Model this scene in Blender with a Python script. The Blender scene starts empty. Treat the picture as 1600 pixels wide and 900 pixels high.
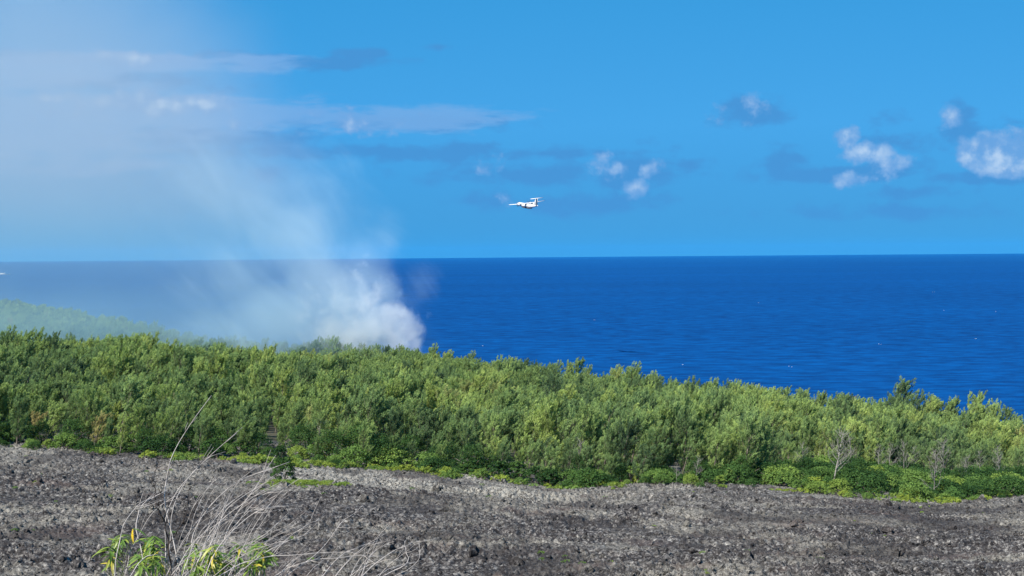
import bpy, math, random
import numpy as np
from mathutils import Vector, Matrix, Euler

S = bpy.context.scene
COL = S.collection
RNG = np.random.default_rng(7)
PI = math.pi

# ------------------------------------------------------------------ camera
CAM_Z = 75.0                     # the viewpoint is 75 m above the sea
FPX = 2198.0                     # focal length in 1/1600ths of the picture width
cam_data = bpy.data.cameras.new('camera')
cam_data.sensor_width = 36.0
cam_data.lens = FPX * 36.0 / 1600.0
cam_data.clip_start = 0.1
cam_data.clip_end = 120000
cam = bpy.data.objects.new('camera', cam_data)
COL.objects.link(cam)
S.camera = cam
PITCH = -math.atan((450 - 398.6) / FPX)
ROLL = math.radians(-0.46)
cam.matrix_world = (Matrix.Translation((0, 0, CAM_Z)) @ Matrix.Rotation(PI / 2 + PITCH, 4, 'X')
                    @ Matrix.Rotation(ROLL, 4, 'Z'))
S.render.resolution_x, S.render.resolution_y = 1024, 576
S.view_settings.view_transform = 'Standard'
S.view_settings.look = 'None'
S.view_settings.gamma = 1.0
S.view_settings.exposure = 0.85
S.cycles.max_bounces = 12
S.cycles.diffuse_bounces = 3
S.cycles.glossy_bounces = 2
S.cycles.transmission_bounces = 3
S.cycles.transparent_max_bounces = 12
S.cycles.volume_bounces = 9
S.cycles.volume_max_steps = 128
S.cycles.sample_clamp_indirect = 4.0

SUN_AZ, SUN_EL = math.radians(228), math.radians(47)   # clockwise from +Y: behind and to the left
SUN = Vector((math.sin(SUN_AZ) * math.cos(SUN_EL), math.cos(SUN_AZ) * math.cos(SUN_EL), math.sin(SUN_EL)))
sun_data = bpy.data.lights.new('sun', 'SUN')
sun_data.energy = 5.0
sun_data.angle = math.radians(0.53)
sun_data.color = (1.0, 0.95, 0.87)
sun = bpy.data.objects.new('sun', sun_data)
COL.objects.link(sun)
sun.rotation_mode = 'QUATERNION'
sun.rotation_quaternion = SUN.to_track_quat('Z', 'Y')
sun.location = (0, 0, 400)


# ------------------------------------------------------------------ node helper
class NB:
    """builds shader maths; every argument is a number or a socket"""
    def __init__(s, tree):
        s.t = tree; s.n = tree.nodes; s.l = tree.links
    def new(s, typ, **kw):
        nd = s.n.new(typ)
        for k, v in kw.items(): setattr(nd, k, v)
        return nd
    def put(s, sock, v):
        if v is None: return
        if isinstance(v, bpy.types.NodeSocket): s.l.new(v, sock)
        else: sock.default_value = v
    def m(s, op, a, b=None, c=None, clamp=False):
        nd = s.new('ShaderNodeMath', operation=op); nd.use_clamp = clamp
        s.put(nd.inputs[0], a)
        if b is not None: s.put(nd.inputs[1], b)
        if c is not None: s.put(nd.inputs[2], c)
        return nd.outputs[0]
    def add(s, a, b): return s.m('ADD', a, b)
    def sub(s, a, b): return s.m('SUBTRACT', a, b)
    def mul(s, a, b, clamp=False): return s.m('MULTIPLY', a, b, clamp=clamp)
    def mx(s, a, b): return s.m('MAXIMUM', a, b)
    def mn(s, a, b): return s.m('MINIMUM', a, b)
    def ss(s, v, lo, hi, a=0.0, b=1.0):
        nd = s.new('ShaderNodeMapRange', interpolation_type='SMOOTHSTEP')
        s.put(nd.inputs[0], v)
        for i, q in enumerate((lo, hi, a, b)): s.put(nd.inputs[1 + i], q)
        return nd.outputs[0]
    def lin(s, v, lo, hi, a=0.0, b=1.0):
        nd = s.new('ShaderNodeMapRange'); nd.clamp = True
        s.put(nd.inputs[0], v)
        for i, q in enumerate((lo, hi, a, b)): s.put(nd.inputs[1 + i], q)
        return nd.outputs[0]
    def comb(s, x, y, z):
        nd = s.new('ShaderNodeCombineXYZ')
        for i, q in enumerate((x, y, z)): s.put(nd.inputs[i], q)
        return nd.outputs[0]
    def sep(s, v):
        nd = s.new('ShaderNodeSeparateXYZ'); s.put(nd.inputs[0], v); return nd.outputs
    def noise(s, vec, scale, detail=3.0, rough=0.5, dist=0.0):
        nd = s.new('ShaderNodeTexNoise')
        s.put(nd.inputs['Vector'], vec)
        nd.inputs['Scale'].default_value = scale; nd.inputs['Detail'].default_value = detail
        nd.inputs['Roughness'].default_value = rough; nd.inputs['Distortion'].default_value = dist
        return nd.outputs[0]
    def vadd(s, a, b):
        nd = s.new('ShaderNodeVectorMath', operation='ADD'); s.put(nd.inputs[0], a); s.put(nd.inputs[1], b)
        return nd.outputs[0]
    def vmul(s, a, b):
        nd = s.new('ShaderNodeVectorMath', operation='MULTIPLY'); s.put(nd.inputs[0], a); s.put(nd.inputs[1], b)
        return nd.outputs[0]
    def mix(s, f, a, b):
        nd = s.new('ShaderNodeMix', data_type='RGBA')
        s.put(nd.inputs[0], f)
        for i, q in ((6, a), (7, b)):
            if not isinstance(q, bpy.types.NodeSocket): q = tuple(q) + ((1.0,) if len(q) == 3 else ())
            s.put(nd.inputs[i], q)
        return nd.outputs[2]
    def ramp(s, f, stops):
        nd = s.new('ShaderNodeValToRGB'); cr = nd.color_ramp
        cr.elements[0].position, cr.elements[0].color = stops[0][0], tuple(stops[0][1]) + (1,)
        cr.elements[1].position, cr.elements[1].color = stops[-1][0], tuple(stops[-1][1]) + (1,)
        for p, c in stops[1:-1]:
            e = cr.elements.new(p); e.color = tuple(c) + (1,)
        s.put(nd.inputs[0], f)
        return nd.outputs[0]


def px_dir(x, y):
    """azimuth and elevation (radians) of a direction named by its place in the 1600x900 frame"""
    v = cam.matrix_world.to_3x3() @ Vector(((x - 800) / FPX, (450 - y) / FPX, -1)).normalized()
    return math.atan2(v.x, v.y), math.asin(v.z)


# ------------------------------------------------------------------ sky
SKY_K = 0.10
world = bpy.data.worlds.new('World')
S.world = world
world.use_nodes = True
world.cycles.sampling_method = 'MANUAL'
world.cycles.sample_map_resolution = 512
wt = world.node_tree
wt.nodes.clear()
w = NB(wt)
sky = w.new('ShaderNodeTexSky', sky_type='NISHITA')
sky.sun_disc = False
sky.sun_elevation = SUN_EL
sky.sun_rotation = SUN_AZ
sky.air_density = 1.0
sky.dust_density = 0.0
sky.ozone_density = 3.0
sky.altitude = 75
tint = w.new('ShaderNodeMix', data_type='RGBA', blend_type='MULTIPLY')
tint.inputs[0].default_value = 1.0
w.l.new(sky.outputs[0], tint.inputs[6])
SKY_TINT = (0.088, 0.345, 0.61, 1)
tint.inputs[7].default_value = SKY_TINT
tc = w.new('ShaderNodeTexCoord')
dx, dy, dz = w.sep(tc.outputs['Generated'])
az = w.m('ARCTAN2', dx, dy)
el = w.m('ARCSINE', dz)
# even azure, a little deeper higher up
azure = w.ramp(w.m('MAXIMUM', el, 0.0), [(0.0, (0.0275, 0.166, 0.372)), (0.03, (0.0315, 0.178, 0.392)), (0.09, (0.0370, 0.212, 0.450)),
                                        (0.19, (0.0235, 0.190, 0.410)), (0.6, (0.020, 0.160, 0.370)), (1.0, (0.018, 0.140, 0.340))])
az10 = w.new('ShaderNodeVectorMath', operation='SCALE'); w.l.new(azure, az10.inputs[0]); az10.inputs['Scale'].default_value = 1 / SKY_K
base_col = w.mix(0.88, tint.outputs[2], az10.outputs[0])

def blob_field(blobs, warp):
    """max over soft ellipses (x, y, rx, ry, weight) given in frame pixels, stretched in azimuth/elevation"""
    out = None
    for (x, y, rx, ry, wgt) in blobs:
        a, e = px_dir(x, y)
        u = w.mul(w.sub(az, a), FPX / rx)
        v = w.mul(w.sub(el, e), FPX / ry)
        d = w.m('SQRT', w.add(w.mul(u, u), w.mul(v, v)))
        g = w.mul(w.sub(1.0, d), wgt)
        out = g if out is None else w.mx(out, g)
    return w.mx(out, -1.0)

sv = w.comb(az, el, 0.37)
sv_str = w.comb(w.mul(az, 0.22), el, 0.1)
n_puff = w.noise(sv, 34, 6, 0.56)
n_puff_off = w.noise(w.vadd(sv, (-0.0034, 0.0062, 0)), 34, 6, 0.56)
n_fine = w.noise(w.comb(w.mul(az, .55), el, .7), 55, 6, 0.6, 0.2)
n_str = w.noise(sv_str, 60, 5, 0.6, 0.2)
n_str2 = w.noise(sv_str, 150, 4, 0.6, 0.4)

# 1: grey-blue streaks and bases (soft, stretched)
shade_blobs = [(1320, 272, 140, 13, 1.2), (1560, 276, 110, 12, 1.3), (1400, 262, 60, 18, .9), (1160, 172, 56, 25, 1.0),
               (1215, 262, 26, 22, .45), (1400, 190, 30, 14, .4), (1500, 200, 26, 30, .8), (1395, 225, 50, 18, .6),
               (985, 268, 95, 26, 1.0), (1080, 265, 40, 18, .75), (760, 312, 52, 20, .85), (750, 268, 42, 13, .7),
               (850, 240, 170, 9, .8), (820, 272, 160, 16, .8), (300, 215, 260, 16, .8), (640, 190, 190, 16, 1.0), (120, 92, 200, 9, .9), (1435, 300, 60, 9, .5), (920, 318, 110, 16, .8), (1450, 330, 220, 10, .5),
               (600, 237, 380, 14, .9), (425, 271, 46, 13, .7), (480, 97, 150, 13, 1.0), (560, 85, 50, 8, .9), (680, 73, 30, 4, .4),
               (180, 130, 150, 14, .6), (1560, 226, 60, 14, .3)]
f_sh = w.add(blob_field(shade_blobs, 0), w.mul(w.sub(n_fine, 0.5), 3.4))
m_sh = w.ss(f_sh, -0.25, 0.65, 0.0, 0.85)
# 2: long pale banks on the left
bank_blobs = [(260, 180, 360, 42, 1.35), (560, 186, 320, 26, 1.15), (180, 98, 330, 20, 1.25), (20, 200, 300, 80, 1.4), (-60, 110, 300, 44, 1.3), (330, 170, 200, 26, .9),
              (380, 95, 110, 12, .9)]
f_bk = w.add(blob_field(bank_blobs, 0), w.add(w.mul(w.sub(n_str, 0.5), 2.6), w.mul(w.sub(n_str2, .5), 1.0)))
m_bk = w.ss(f_bk, 0.0, 0.7, 0.0, 0.85)
# 3: heaped white heads
puff_blobs = [(1518, 243, 44, 30, 1.5), (1560, 240, 55, 34, 1.6), (1602, 236, 46, 36, 1.5), (1575, 262, 85, 16, 1.2),
              (1323, 215, 24, 22, 1.6), (1354, 238, 42, 22, 1.35), (1376, 232, 20, 16, .9), (1402, 257, 34, 14, .6), (1333, 279, 24, 10, .35),
              (1172, 160, 26, 20, .42), (1128, 172, 18, 13, .35), (1490, 184, 16, 13, .35),
              (945, 243, 30, 24, .75), (967, 258, 28, 17, .75), (1023, 265, 30, 16, .5), (995, 296, 22, 18, .85),
              (757, 309, 44, 17, .75), (751, 264, 24, 13, .45), (240, 162, 170, 24, 1.5), (305, 162, 60, 20, 1.4), (175, 158, 50, 14, 1.0), (90, 178, 120, 20, .7), (400, 196, 70, 13, .55), (550, 192, 40, 14, .4), (215, 90, 110, 11, .6), (460, 178, 130, 16, .55)]
n_det = w.noise(sv, 95, 5, 0.6)
f_pf = w.add(blob_field(puff_blobs, 0), w.add(w.mul(w.sub(n_puff, 0.52), 3.6), w.mul(w.sub(n_det, 0.5), 1.1)))
m_pf = w.ss(f_pf, 0.0, 0.62, 0.0, 0.90)
lit = w.ss(w.sub(n_puff, n_puff_off), -0.10, 0.12, 0.0, 1.0)
lit = w.mul(lit, w.ss(f_pf, 0.2, 1.6, 0.10, 1.0))
# 4: scattered trade-wind clouds round the rest of the horizon
away = w.ss(w.m('ABSOLUTE', az), 0.44, 0.62)
lowband = w.mul(w.ss(el, 0.01, 0.06), w.ss(el, 0.45, 0.12))
n_far = w.noise(w.comb(w.mul(az, 0.5), el, 2.0), 9, 6, 0.6)
m_far = w.mul(w.mul(w.ss(n_far, 0.54, 0.68), lowband), w.mul(away, 0.7))

def k(c): return tuple(q * .82 / SKY_K for q in c)
c = base_col
c = w.mix(m_sh, c, k((0.046, 0.198, 0.445)))
c = w.mix(m_bk, c, k((0.120, 0.282, 0.530)))
cloud_col = w.mix(lit, k((0.105, 0.258, 0.505)), k((0.345, 0.455, 0.60)))
c = w.mix(m_pf, c, cloud_col)
c = w.mix(m_far, c, k((0.34, 0.42, 0.57)))
bg = w.new('ShaderNodeBackground')
bg.inputs[1].default_value = SKY_K
w.l.new(c, bg.inputs[0])
wo = w.new('ShaderNodeOutputWorld')
w.l.new(bg.outputs[0], wo.inputs[0])


# ------------------------------------------------------------------ object helpers
def tag(o, label=None, cat=None, group=None, kind=None):
    if label: o['label'] = label
    if cat: o['category'] = cat
    if group: o['group'] = group
    if kind: o['kind'] = kind
    return o

def mesh_np(name, V, F, smooth=False, mats=(), mat_idx=None, attrs=None):
    V = np.asarray(V, dtype=np.float32); F = np.asarray(F, dtype=np.int32)
    me = bpy.data.meshes.new(name)
    me.vertices.add(len(V)); me.vertices.foreach_set('co', V.ravel())
    if len(F):
        kf = F.shape[1]
        me.loops.add(F.size); me.loops.foreach_set('vertex_index', F.ravel())
        me.polygons.add(len(F))
        me.polygons.foreach_set('loop_start', np.arange(0, F.size, kf, dtype=np.int32))
        try: me.polygons.foreach_set('loop_total', np.full(len(F), kf, dtype=np.int32))
        except Exception: pass
        if smooth: me.polygons.foreach_set('use_smooth', np.ones(len(F), dtype=bool))
        if mat_idx is not None: me.polygons.foreach_set('material_index', np.asarray(mat_idx, dtype=np.int32))
    for m in mats: me.materials.append(m)
    me.update(calc_edges=True)
    for an, (dom, typ, arr) in (attrs or {}).items():
        at = me.attributes.new(an, typ, dom)
        key = 'vector' if typ == 'FLOAT_VECTOR' else 'value'
        at.data.foreach_set(key, np.ascontiguousarray(arr, dtype=np.int32 if typ == 'INT' else np.float32).ravel())
    return me

def link(name, data, parent=None, loc=None):
    o = bpy.data.objects.new(name, data); COL.objects.link(o)
    if parent is not None: o.parent = parent
    if loc is not None: o.location = loc
    return o

def frame_of(d):
    d = np.asarray(d, float); d = d / (np.linalg.norm(d) + 1e-9)
    a = np.array([0, 0, 1.0]) if abs(d[2]) < 0.9 else np.array([1.0, 0, 0])
    u = np.cross(d, a); u /= np.linalg.norm(u)
    return u, np.cross(d, u)

def tube(P, R, sides=6):
    P = np.asarray(P, float); n = len(P)
    V = []; F = []
    for i in range(n):
        d = P[min(i + 1, n - 1)] - P[max(i - 1, 0)]
        if i == 0: u, v = frame_of(d)
        else:
            dn = d / (np.linalg.norm(d) + 1e-9)
            u = u - dn * np.dot(u, dn); u /= np.linalg.norm(u) + 1e-9; v = np.cross(dn, u)
        for q in range(sides):
            a = 2 * PI * q / sides
            V.append(P[i] + R[i] * (math.cos(a) * u + math.sin(a) * v))
    for i in range(n - 1):
        for q in range(sides):
            a = i * sides + q; b = i * sides + (q + 1) % sides
            F.append((a, b, b + sides)); F.append((a, b + sides, a + sides))
    for q in range(1, sides - 1):
        F.append((0, q + 1, q)); e = (n - 1) * sides; F.append((e, e + q, e + q + 1))
    return np.array(V), np.array(F, dtype=np.int32)

class Soup:
    def __init__(s): s.V = []; s.F = []; s.M = []; s.C = []; s.n = 0
    def add(s, V, F, mat=0, c=0.5):
        V = np.asarray(V); F = np.asarray(F)
        s.V.append(V); s.F.append(F + s.n); s.M.append(np.full(len(F), mat))
        s.C.append(np.full(len(V), c) if np.isscalar(c) else c); s.n += len(V)
    def mesh(s, name, mats, smooth=False):
        return mesh_np(name, np.concatenate(s.V), np.concatenate(s.F), smooth, mats, np.concatenate(s.M),
                       {'clump': ('POINT', 'FLOAT', np.concatenate(s.C))})

# ------------------------------------------------------------------ numpy noise
_perm = np.random.default_rng(3).permutation(4096)
_grad = np.random.default_rng(4).uniform(0, 2 * PI, 4096)
def perlin(x, y, seed=0):
    xi = np.floor(x).astype(np.int64); yi = np.floor(y).astype(np.int64)
    fx = x - xi; fy = y - yi
    def g(ix, iy):
        h = _perm[(_perm[(ix + seed * 131) & 4095] + iy) & 4095]
        return np.cos(_grad[h]), np.sin(_grad[h])
    u = fx * fx * fx * (fx * (fx * 6 - 15) + 10); v = fy * fy * fy * (fy * (fy * 6 - 15) + 10)
    a = g(xi, yi); b = g(xi + 1, yi); c_ = g(xi, yi + 1); d = g(xi + 1, yi + 1)
    n00 = a[0] * fx + a[1] * fy; n10 = b[0] * (fx - 1) + b[1] * fy
    n01 = c_[0] * fx + c_[1] * (fy - 1); n11 = d[0] * (fx - 1) + d[1] * (fy - 1)
    return (n00 * (1 - u) + n10 * u) * (1 - v) + (n01 * (1 - u) + n11 * u) * v * 1.0

# ------------------------------------------------------------------ terrain
def col_of(azv): return 800 + FPX * np.tan(np.clip(azv, -1.2, 1.2))        # azimuth -> frame column
EDGE_X = [-400, 0, 100, 200, 300, 430, 600, 700, 800, 860, 920, 1000, 1100, 1200, 1300, 1400, 1470, 1530, 1600, 2000]
EDGE_Y = [690, 700, 705, 715, 721, 727, 738, 745, 757, 768, 770, 766, 765, 766, 774, 786, 794, 786, 780, 780]
COAST_X = [-2200, -600, -200, 0, 100, 160, 260, 340, 420, 500, 600, 740, 850, 950, 1100, 1250, 1400, 1600, 2200, 4000]
COAST_D = [2600, 2500, 2150, 1750, 1420, 1190, 1030, 904, 836, 806, 775, 700, 650, 600, 540, 508, 476, 436, 385, 320]
def horizon_row(X): return 405.5 - 13 * X / 1600
def edge_D(X): return 216 - 10 * np.clip(X / 1600, -0.3, 1.3) + 12 * np.clip((X - 1480) / 100, 0, 1)
def coast_D(X): return np.interp(X, COAST_X, COAST_D)
def ground_z(x, y):
    """height above the sea of the smooth ground"""
    x = np.asarray(x, float); y = np.asarray(y, float)
    D = np.hypot(x, y); azv = np.arctan2(x, y)
    X = np.where(np.abs(azv) < 1.2, col_of(azv), np.sign(azv) * 5000)
    # frame columns only shape the land as a function of bearing; D here is distance along the view depth
    Dy = np.where(np.abs(azv) < 1.2, D * np.cos(np.clip(azv, -1.2, 1.2)) , D)
    E = edge_D(X); C = np.maximum(coast_D(X), E + 60)
    zE = -(np.interp(X, EDGE_X, EDGE_Y) - horizon_row(np.clip(X, -400, 2000))) / FPX * E
    zR = np.interp(X, [0, 200, 400, 600, 800, 1100, 1600], [-36.6, -37.8, -42.0, -49, -53, -57.5, -60])
    D2 = np.minimum(470, E + (C - E) * 0.8)
    D3 = np.maximum(np.minimum(D2 + 150, (D2 + C) / 2), D2 + 5)
    z = np.full(D.shape, -1.7)
    def seg(z, a, za, b, zb):
        t = np.clip((Dy - a) / (b - a), 0, 1)
        return np.where(Dy >= a, za + (zb - za) * t, z)
    z = seg(z, 0, -1.75, 6, -2.35)
    z = seg(z, 6, -2.35, 14, -6.0)
    z = seg(z, 14, -6.0, 50, -17.5)
    z = seg(z, 50, -17.5, 80, -23.3)
    z = seg(z, 80, -23.3, 110, -26.0)
    z = seg(z, 110, -26.0, E, zE)
    z = seg(z, E, zE, D2, zR)
    z = seg(z, D2, zR, D3, -57.5)
    z = seg(z, D3, -57.5, C, -60.0)
    z = seg(z, C, -60.0, C + 14, -70.0)
    z = seg(z, C + 14, -70.0, C + 60, -84.0)
    back = np.abs(azv) > 1.2                       # the slope the viewpoint stands on goes on behind it
    z = np.where(back, np.where(y < 0, -1.75 + 0.08 * np.minimum(D, 700) * np.clip(-y / (D + 1), 0, 1), z), z)
    return z + CAM_Z

def lava_relief(x, y):
    D = np.hypot(x, y)
    w1 = perlin(x / 9, y / 9, 1) * 1.2
    swell = 1.1 * perlin(x / 46 + 5, y / 20, 2) + 0.55 * perlin(x / 19, y / 8, 3)
    r2 = 0.62 * (0.45 - np.abs(perlin(x / 2.5 + w1 * .3, y / 2.2, 4)) * 2)
    r3 = 0.46 * (0.40 - np.abs(perlin(x / 0.95, y / 0.9, 5)) * 2)
    r4 = 0.42 * perlin(x / 0.50, y / 0.5, 6)
    r5 = 0.22 * perlin(x / 0.31, y / 0.31, 7)
    r6 = 0.12 * perlin(x / 0.17, y / 0.17, 17)
    rough = 0.75 + 0.7 * perlin(x / 24, y / 9, 8)
    near = np.clip((D - 2) / 14, 0, 1)
    return swell * np.clip((D - 10) / 80, 0, 1) + near * rough * (r2 + r3 + r4 + r5 + r6)

def lava_z(x, y):
    """top of the rough lava"""
    x = np.asarray(x, float); y = np.asarray(y, float)
    X = col_of(np.arctan2(x, np.maximum(y, 1e-3))); E = edge_D(X)
    fade = np.clip((E + 16 - y) / 14, 0, 1)
    return ground_z(x, y) + lava_relief(x, y) * fade + (1 - fade) * 0.9 * perlin(x / 17, y / 17, 9)

# ------------------------------------------------------------------ materials
def mat_new(name):
    m = bpy.data.materials.new(name); m.use_nodes = True
    m.node_tree.nodes.clear()
    b = NB(m.node_tree)
    out = b.new('ShaderNodeOutputMaterial')
    return m, b, out

def plain(name, colr, rough=0.7, bump=0.0, bscale=40, var=0.15, spec=0.3):
    m, b, out = mat_new(name)
    t_ = b.new('ShaderNodeTexCoord')
    n = b.noise(t_.outputs['Object'], bscale, 4, 0.6)
    lo = tuple(q * (1 - var) for q in colr); hi = tuple(min(1, q * (1 + var)) for q in colr)
    p = b.new('ShaderNodeBsdfPrincipled')
    b.put(p.inputs['Base Color'], b.mix(b.lin(n, .3, .7), lo, hi))
    p.inputs['Roughness'].default_value = rough
    p.inputs['Specular IOR Level'].default_value = spec
    if bump:
        bp = b.new('ShaderNodeBump'); bp.inputs['Strength'].default_value = bump
        b.l.new(n, bp.inputs['Height']); b.l.new(bp.outputs[0], p.inputs['Normal'])
    b.l.new(p.outputs[0], out.inputs[0])
    return m

def foliage(name, stops, transl=0.3, spread=0.45):
    """leaf colour from the plant's own 'tint' and each spray's 'clump'"""
    m, b, out = mat_new(name)
    at = b.new('ShaderNodeAttribute', attribute_type='INSTANCER', attribute_name='tint')
    cl = b.new('ShaderNodeAttribute', attribute_type='GEOMETRY', attribute_name='clump')
    base = b.ramp(at.outputs['Fac'], stops)
    f = b.lin(cl.outputs['Fac'], 0, 1, 1 - spread, 1 + spread)
    mm = b.new('ShaderNodeVectorMath', operation='SCALE')
    b.l.new(base, mm.inputs[0]); b.l.new(f, mm.inputs['Scale'])
    hot = b.mix(b.ss(cl.outputs['Fac'], 0.75, 1.0, 0, .35), mm.outputs[0], (0.30, 0.32, 0.07))
    d = b.new('ShaderNodeBsdfDiffuse'); b.l.new(hot, d.inputs[0])
    t = b.new('ShaderNodeBsdfTranslucent'); b.l.new(hot, t.inputs[0])
    mx = b.new('ShaderNodeMixShader'); mx.inputs[0].default_value = transl
    b.l.new(d.outputs[0], mx.inputs[1]); b.l.new(t.outputs[0], mx.inputs[2])
    b.l.new(mx.outputs[0], out.inputs[0])
    return m

M_NEEDLE = foliage('casuarina_needles', [(0.0, (0.078, 0.130, 0.066)), (0.3, (0.172, 0.258, 0.100)), (0.55, (0.258, 0.352, 0.116)),
                                         (0.8, (0.340, 0.412, 0.124)), (0.93, (0.30, 0.33, 0.13)), (1.0, (0.38, 0.25, 0.11))], 0.32, 0.62)
M_LEAF = foliage('broad_leaves', [(0.0, (0.038, 0.085, 0.027)), (0.35, (0.080, 0.155, 0.042)), (0.7, (0.165, 0.262, 0.065)),
                                  (1.0, (0.27, 0.34, 0.06))], 0.35)
M_BARK = plain('grey_bark', (0.16, 0.135, 0.11), 0.9, 0.4, 3, 0.4)
M_DEAD = plain('bleached_wood', (0.24, 0.225, 0.20), 0.9, 0.3, 5, 0.25)
M_DRY = plain('dry_stem', (0.42, 0.38, 0.35), 0.8, 0.2, 30, 0.3)
M_DARKTWIG = plain('dark_twig', (0.05, 0.038, 0.032), 0.85, 0.3, 30, 0.3)

# lava
M_LAVA, b, out = mat_new('rough_lava')
g = b.new('ShaderNodeNewGeometry')
pos = g.outputs['Position']
n1 = b.noise(pos, 0.075, 6, 0.62, .4)
n2 = b.noise(pos, 1.7, 7, 0.70, .6)
n3 = b.noise(pos, 4.6, 4, 0.65, .8)
dark = b.ramp(n2, [(0.38, (0.010, 0.009, 0.009)), (0.48, (0.044, 0.041, 0.040)), (0.56, (0.140, 0.131, 0.124)), (0.68, (0.35, 0.335, 0.305))])
dark = b.mix(b.ss(n1, 0.46, 0.60, 0.0, 0.55), dark, (0.25, 0.235, 0.20))       # pale lichen crust in broad patches
py = b.sep(pos)[1]
strip = b.ss(b.add(py, b.mul(b.noise(b.vmul(pos, (.25, 1, 1)), .12, 3, .5), 26)), 196, 206)
px = b.sep(pos)[0]
strip = b.mul(strip, b.add(.22, b.mul(b.mul(b.ss(px, -46, -30), b.ss(px, 16, -2)), .78)))
dark = b.mix(b.mul(strip, b.ss(n3, .40, .52, .12, .62)), dark, (0.33, 0.315, 0.275))    # paler weathered strip by the wood
n4 = b.noise(pos, 0.055, 5, 0.62, .5)
dark = b.mix(b.ss(n4, 0.49, 0.62, 0.0, 0.72), dark, (0.034, 0.031, 0.031))   # fresher, unweathered flow lobes
crev_shade = b.m('ABSOLUTE', b.sub(b.noise(pos, .42, 5, .62, 1.2), .5))
dark = b.mix(b.ss(crev_shade, .020, .004, 0, .85), dark, (0.010, 0.009, 0.009))  # crevice shade painted as thin near-black lines, no relief behind them
dark = b.mix(b.ss(n3, 0.49, 0.40, 0.0, 0.92), dark, (0.015, 0.012, 0.012))     # near-black flecks: shade of pits and cracks painted into the colour
redn = b.noise(pos, 0.13, 3, 0.5)
dark = b.mix(b.ss(redn, 0.56, 0.7, 0.0, 0.4), dark, (0.080, 0.060, 0.054))    # oxidised brown clinker
p = b.new('ShaderNodeBsdfPrincipled'); b.put(p.inputs['Base Color'], dark)
p.inputs['Roughness'].default_value = 0.92; p.inputs['Specular IOR Level'].default_value = 0.2
bp = b.new('ShaderNodeBump'); bp.inputs['Strength'].default_value = 0.9; bp.inputs['Distance'].default_value = 0.12
b.l.new(b.noise(pos, 3.4, 6, 0.7), bp.inputs['Height']); b.l.new(bp.outputs[0], p.inputs['Normal'])
b.l.new(p.outputs[0], out.inputs[0])

M_SOIL = plain('forest_soil', (0.045, 0.042, 0.026), 0.95, 0.4, 0.4, 0.5)

# sea
M_SEA, b, out = mat_new('open_sea')
g = b.new('ShaderNodeNewGeometry'); pos = g.outputs['Position']
ps = b.vmul(pos, (0.55, 1.0, 1.0))
big = b.noise(b.vmul(pos, (0.35, 1, 1)), 0.0016, 4, 0.6)
mid = b.noise(ps, 0.020, 5, 0.6, .3)
chop = b.noise(ps, 0.085, 5, 0.65, 0.3)
wave = b.add(b.mul(chop, 1.0), b.mul(b.noise(ps, 0.35, 3, 0.6), 0.35))
SEA_A, SEA_B = (0.0, 0.015, 0.084), (0.0, 0.066, 0.250)
wcol = b.mix(b.add(b.lin(big, .3, .7, 0, .25), b.add(b.lin(mid, .3, .7, 0, .2), b.lin(chop, .38, .62, 0, .6))), SEA_A, SEA_B)  # light and dark of the wave slopes is put into the water colour
bp = b.new('ShaderNodeBump'); bp.inputs['Strength'].default_value = 0.75; bp.inputs['Distance'].default_value = 3.0
b.l.new(wave, bp.inputs['Height'])
body = b.new('ShaderNodeBsdfDiffuse'); b.l.new(wcol, body.inputs[0]); b.l.new(bp.outputs[0], body.inputs['Normal'])
gl = b.new('ShaderNodeBsdfGlossy'); gl.inputs['Roughness'].default_value = .25; b.l.new(bp.outputs[0], gl.inputs['Normal'])
fr = b.new('ShaderNodeFresnel'); fr.inputs['IOR'].default_value = 1.333; b.l.new(bp.outputs[0], fr.inputs['Normal'])
ms = b.new('ShaderNodeMixShader'); b.l.new(b.mul(fr.outputs[0], .09), ms.inputs[0])
b.l.new(body.outputs[0], ms.inputs[1]); b.l.new(gl.outputs[0], ms.inputs[2])
b.l.new(ms.outputs[0], out.inputs[0])

# ------------------------------------------------------------------ ground sheets
def polar_sheet(name, A, Rr, zfun, mat, label):
    AA, RR = np.meshgrid(A, Rr)
    x = np.sin(AA) * RR; y = np.cos(AA) * RR
    z = zfun(x, y)
    V = np.stack([x, y, z], -1).reshape(-1, 3)
    nr, na = AA.shape
    i = (np.arange(nr - 1)[:, None] * na + np.arange(na - 1)[None, :]).ravel()
    F = np.stack([i, i + na, i + na + 1, i + 1], -1)
    o = link(name, mesh_np(name, V, F, False, (mat,)))
    tag(o, label, None, None, 'structure')
    return o

A_fine = np.concatenate([np.linspace(-PI, -0.5, 40)[:-1], np.linspace(-0.5, -0.385, 60)[:-1],
                         np.linspace(-0.385, 0.385, 960), np.linspace(0.385, 0.5, 60)[1:], np.linspace(0.5, PI, 40)[1:]])
R_near = np.concatenate([[0.01], np.geomspace(1.0, 96, 60), 96 + np.cumsum(np.linspace(0.17, 0.34, 640))])
R_END = R_near[-1]
def z_sheet(x, y): return lava_z(x, y)
polar_sheet('lava_ground', A_fine, R_near, z_sheet, M_LAVA, 'rough grey lava field of broken clinker in the foreground')
A_land = np.concatenate([np.linspace(-PI, -0.5, 60)[:-1], np.linspace(-0.5, 0.5, 260), np.linspace(0.5, PI, 60)[1:]])
R_land = np.concatenate([np.linspace(R_END - 3.0, 900, 160), np.linspace(915, 2750, 80)])
polar_sheet('forest_floor', A_land, R_land, lambda x, y: lava_z(x, y) - 0.12 * np.clip((R_END + 2 - np.hypot(x, y)), 0, 1) * 6,
            M_SOIL, 'dark forest floor under the trees down to the shore')
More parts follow.
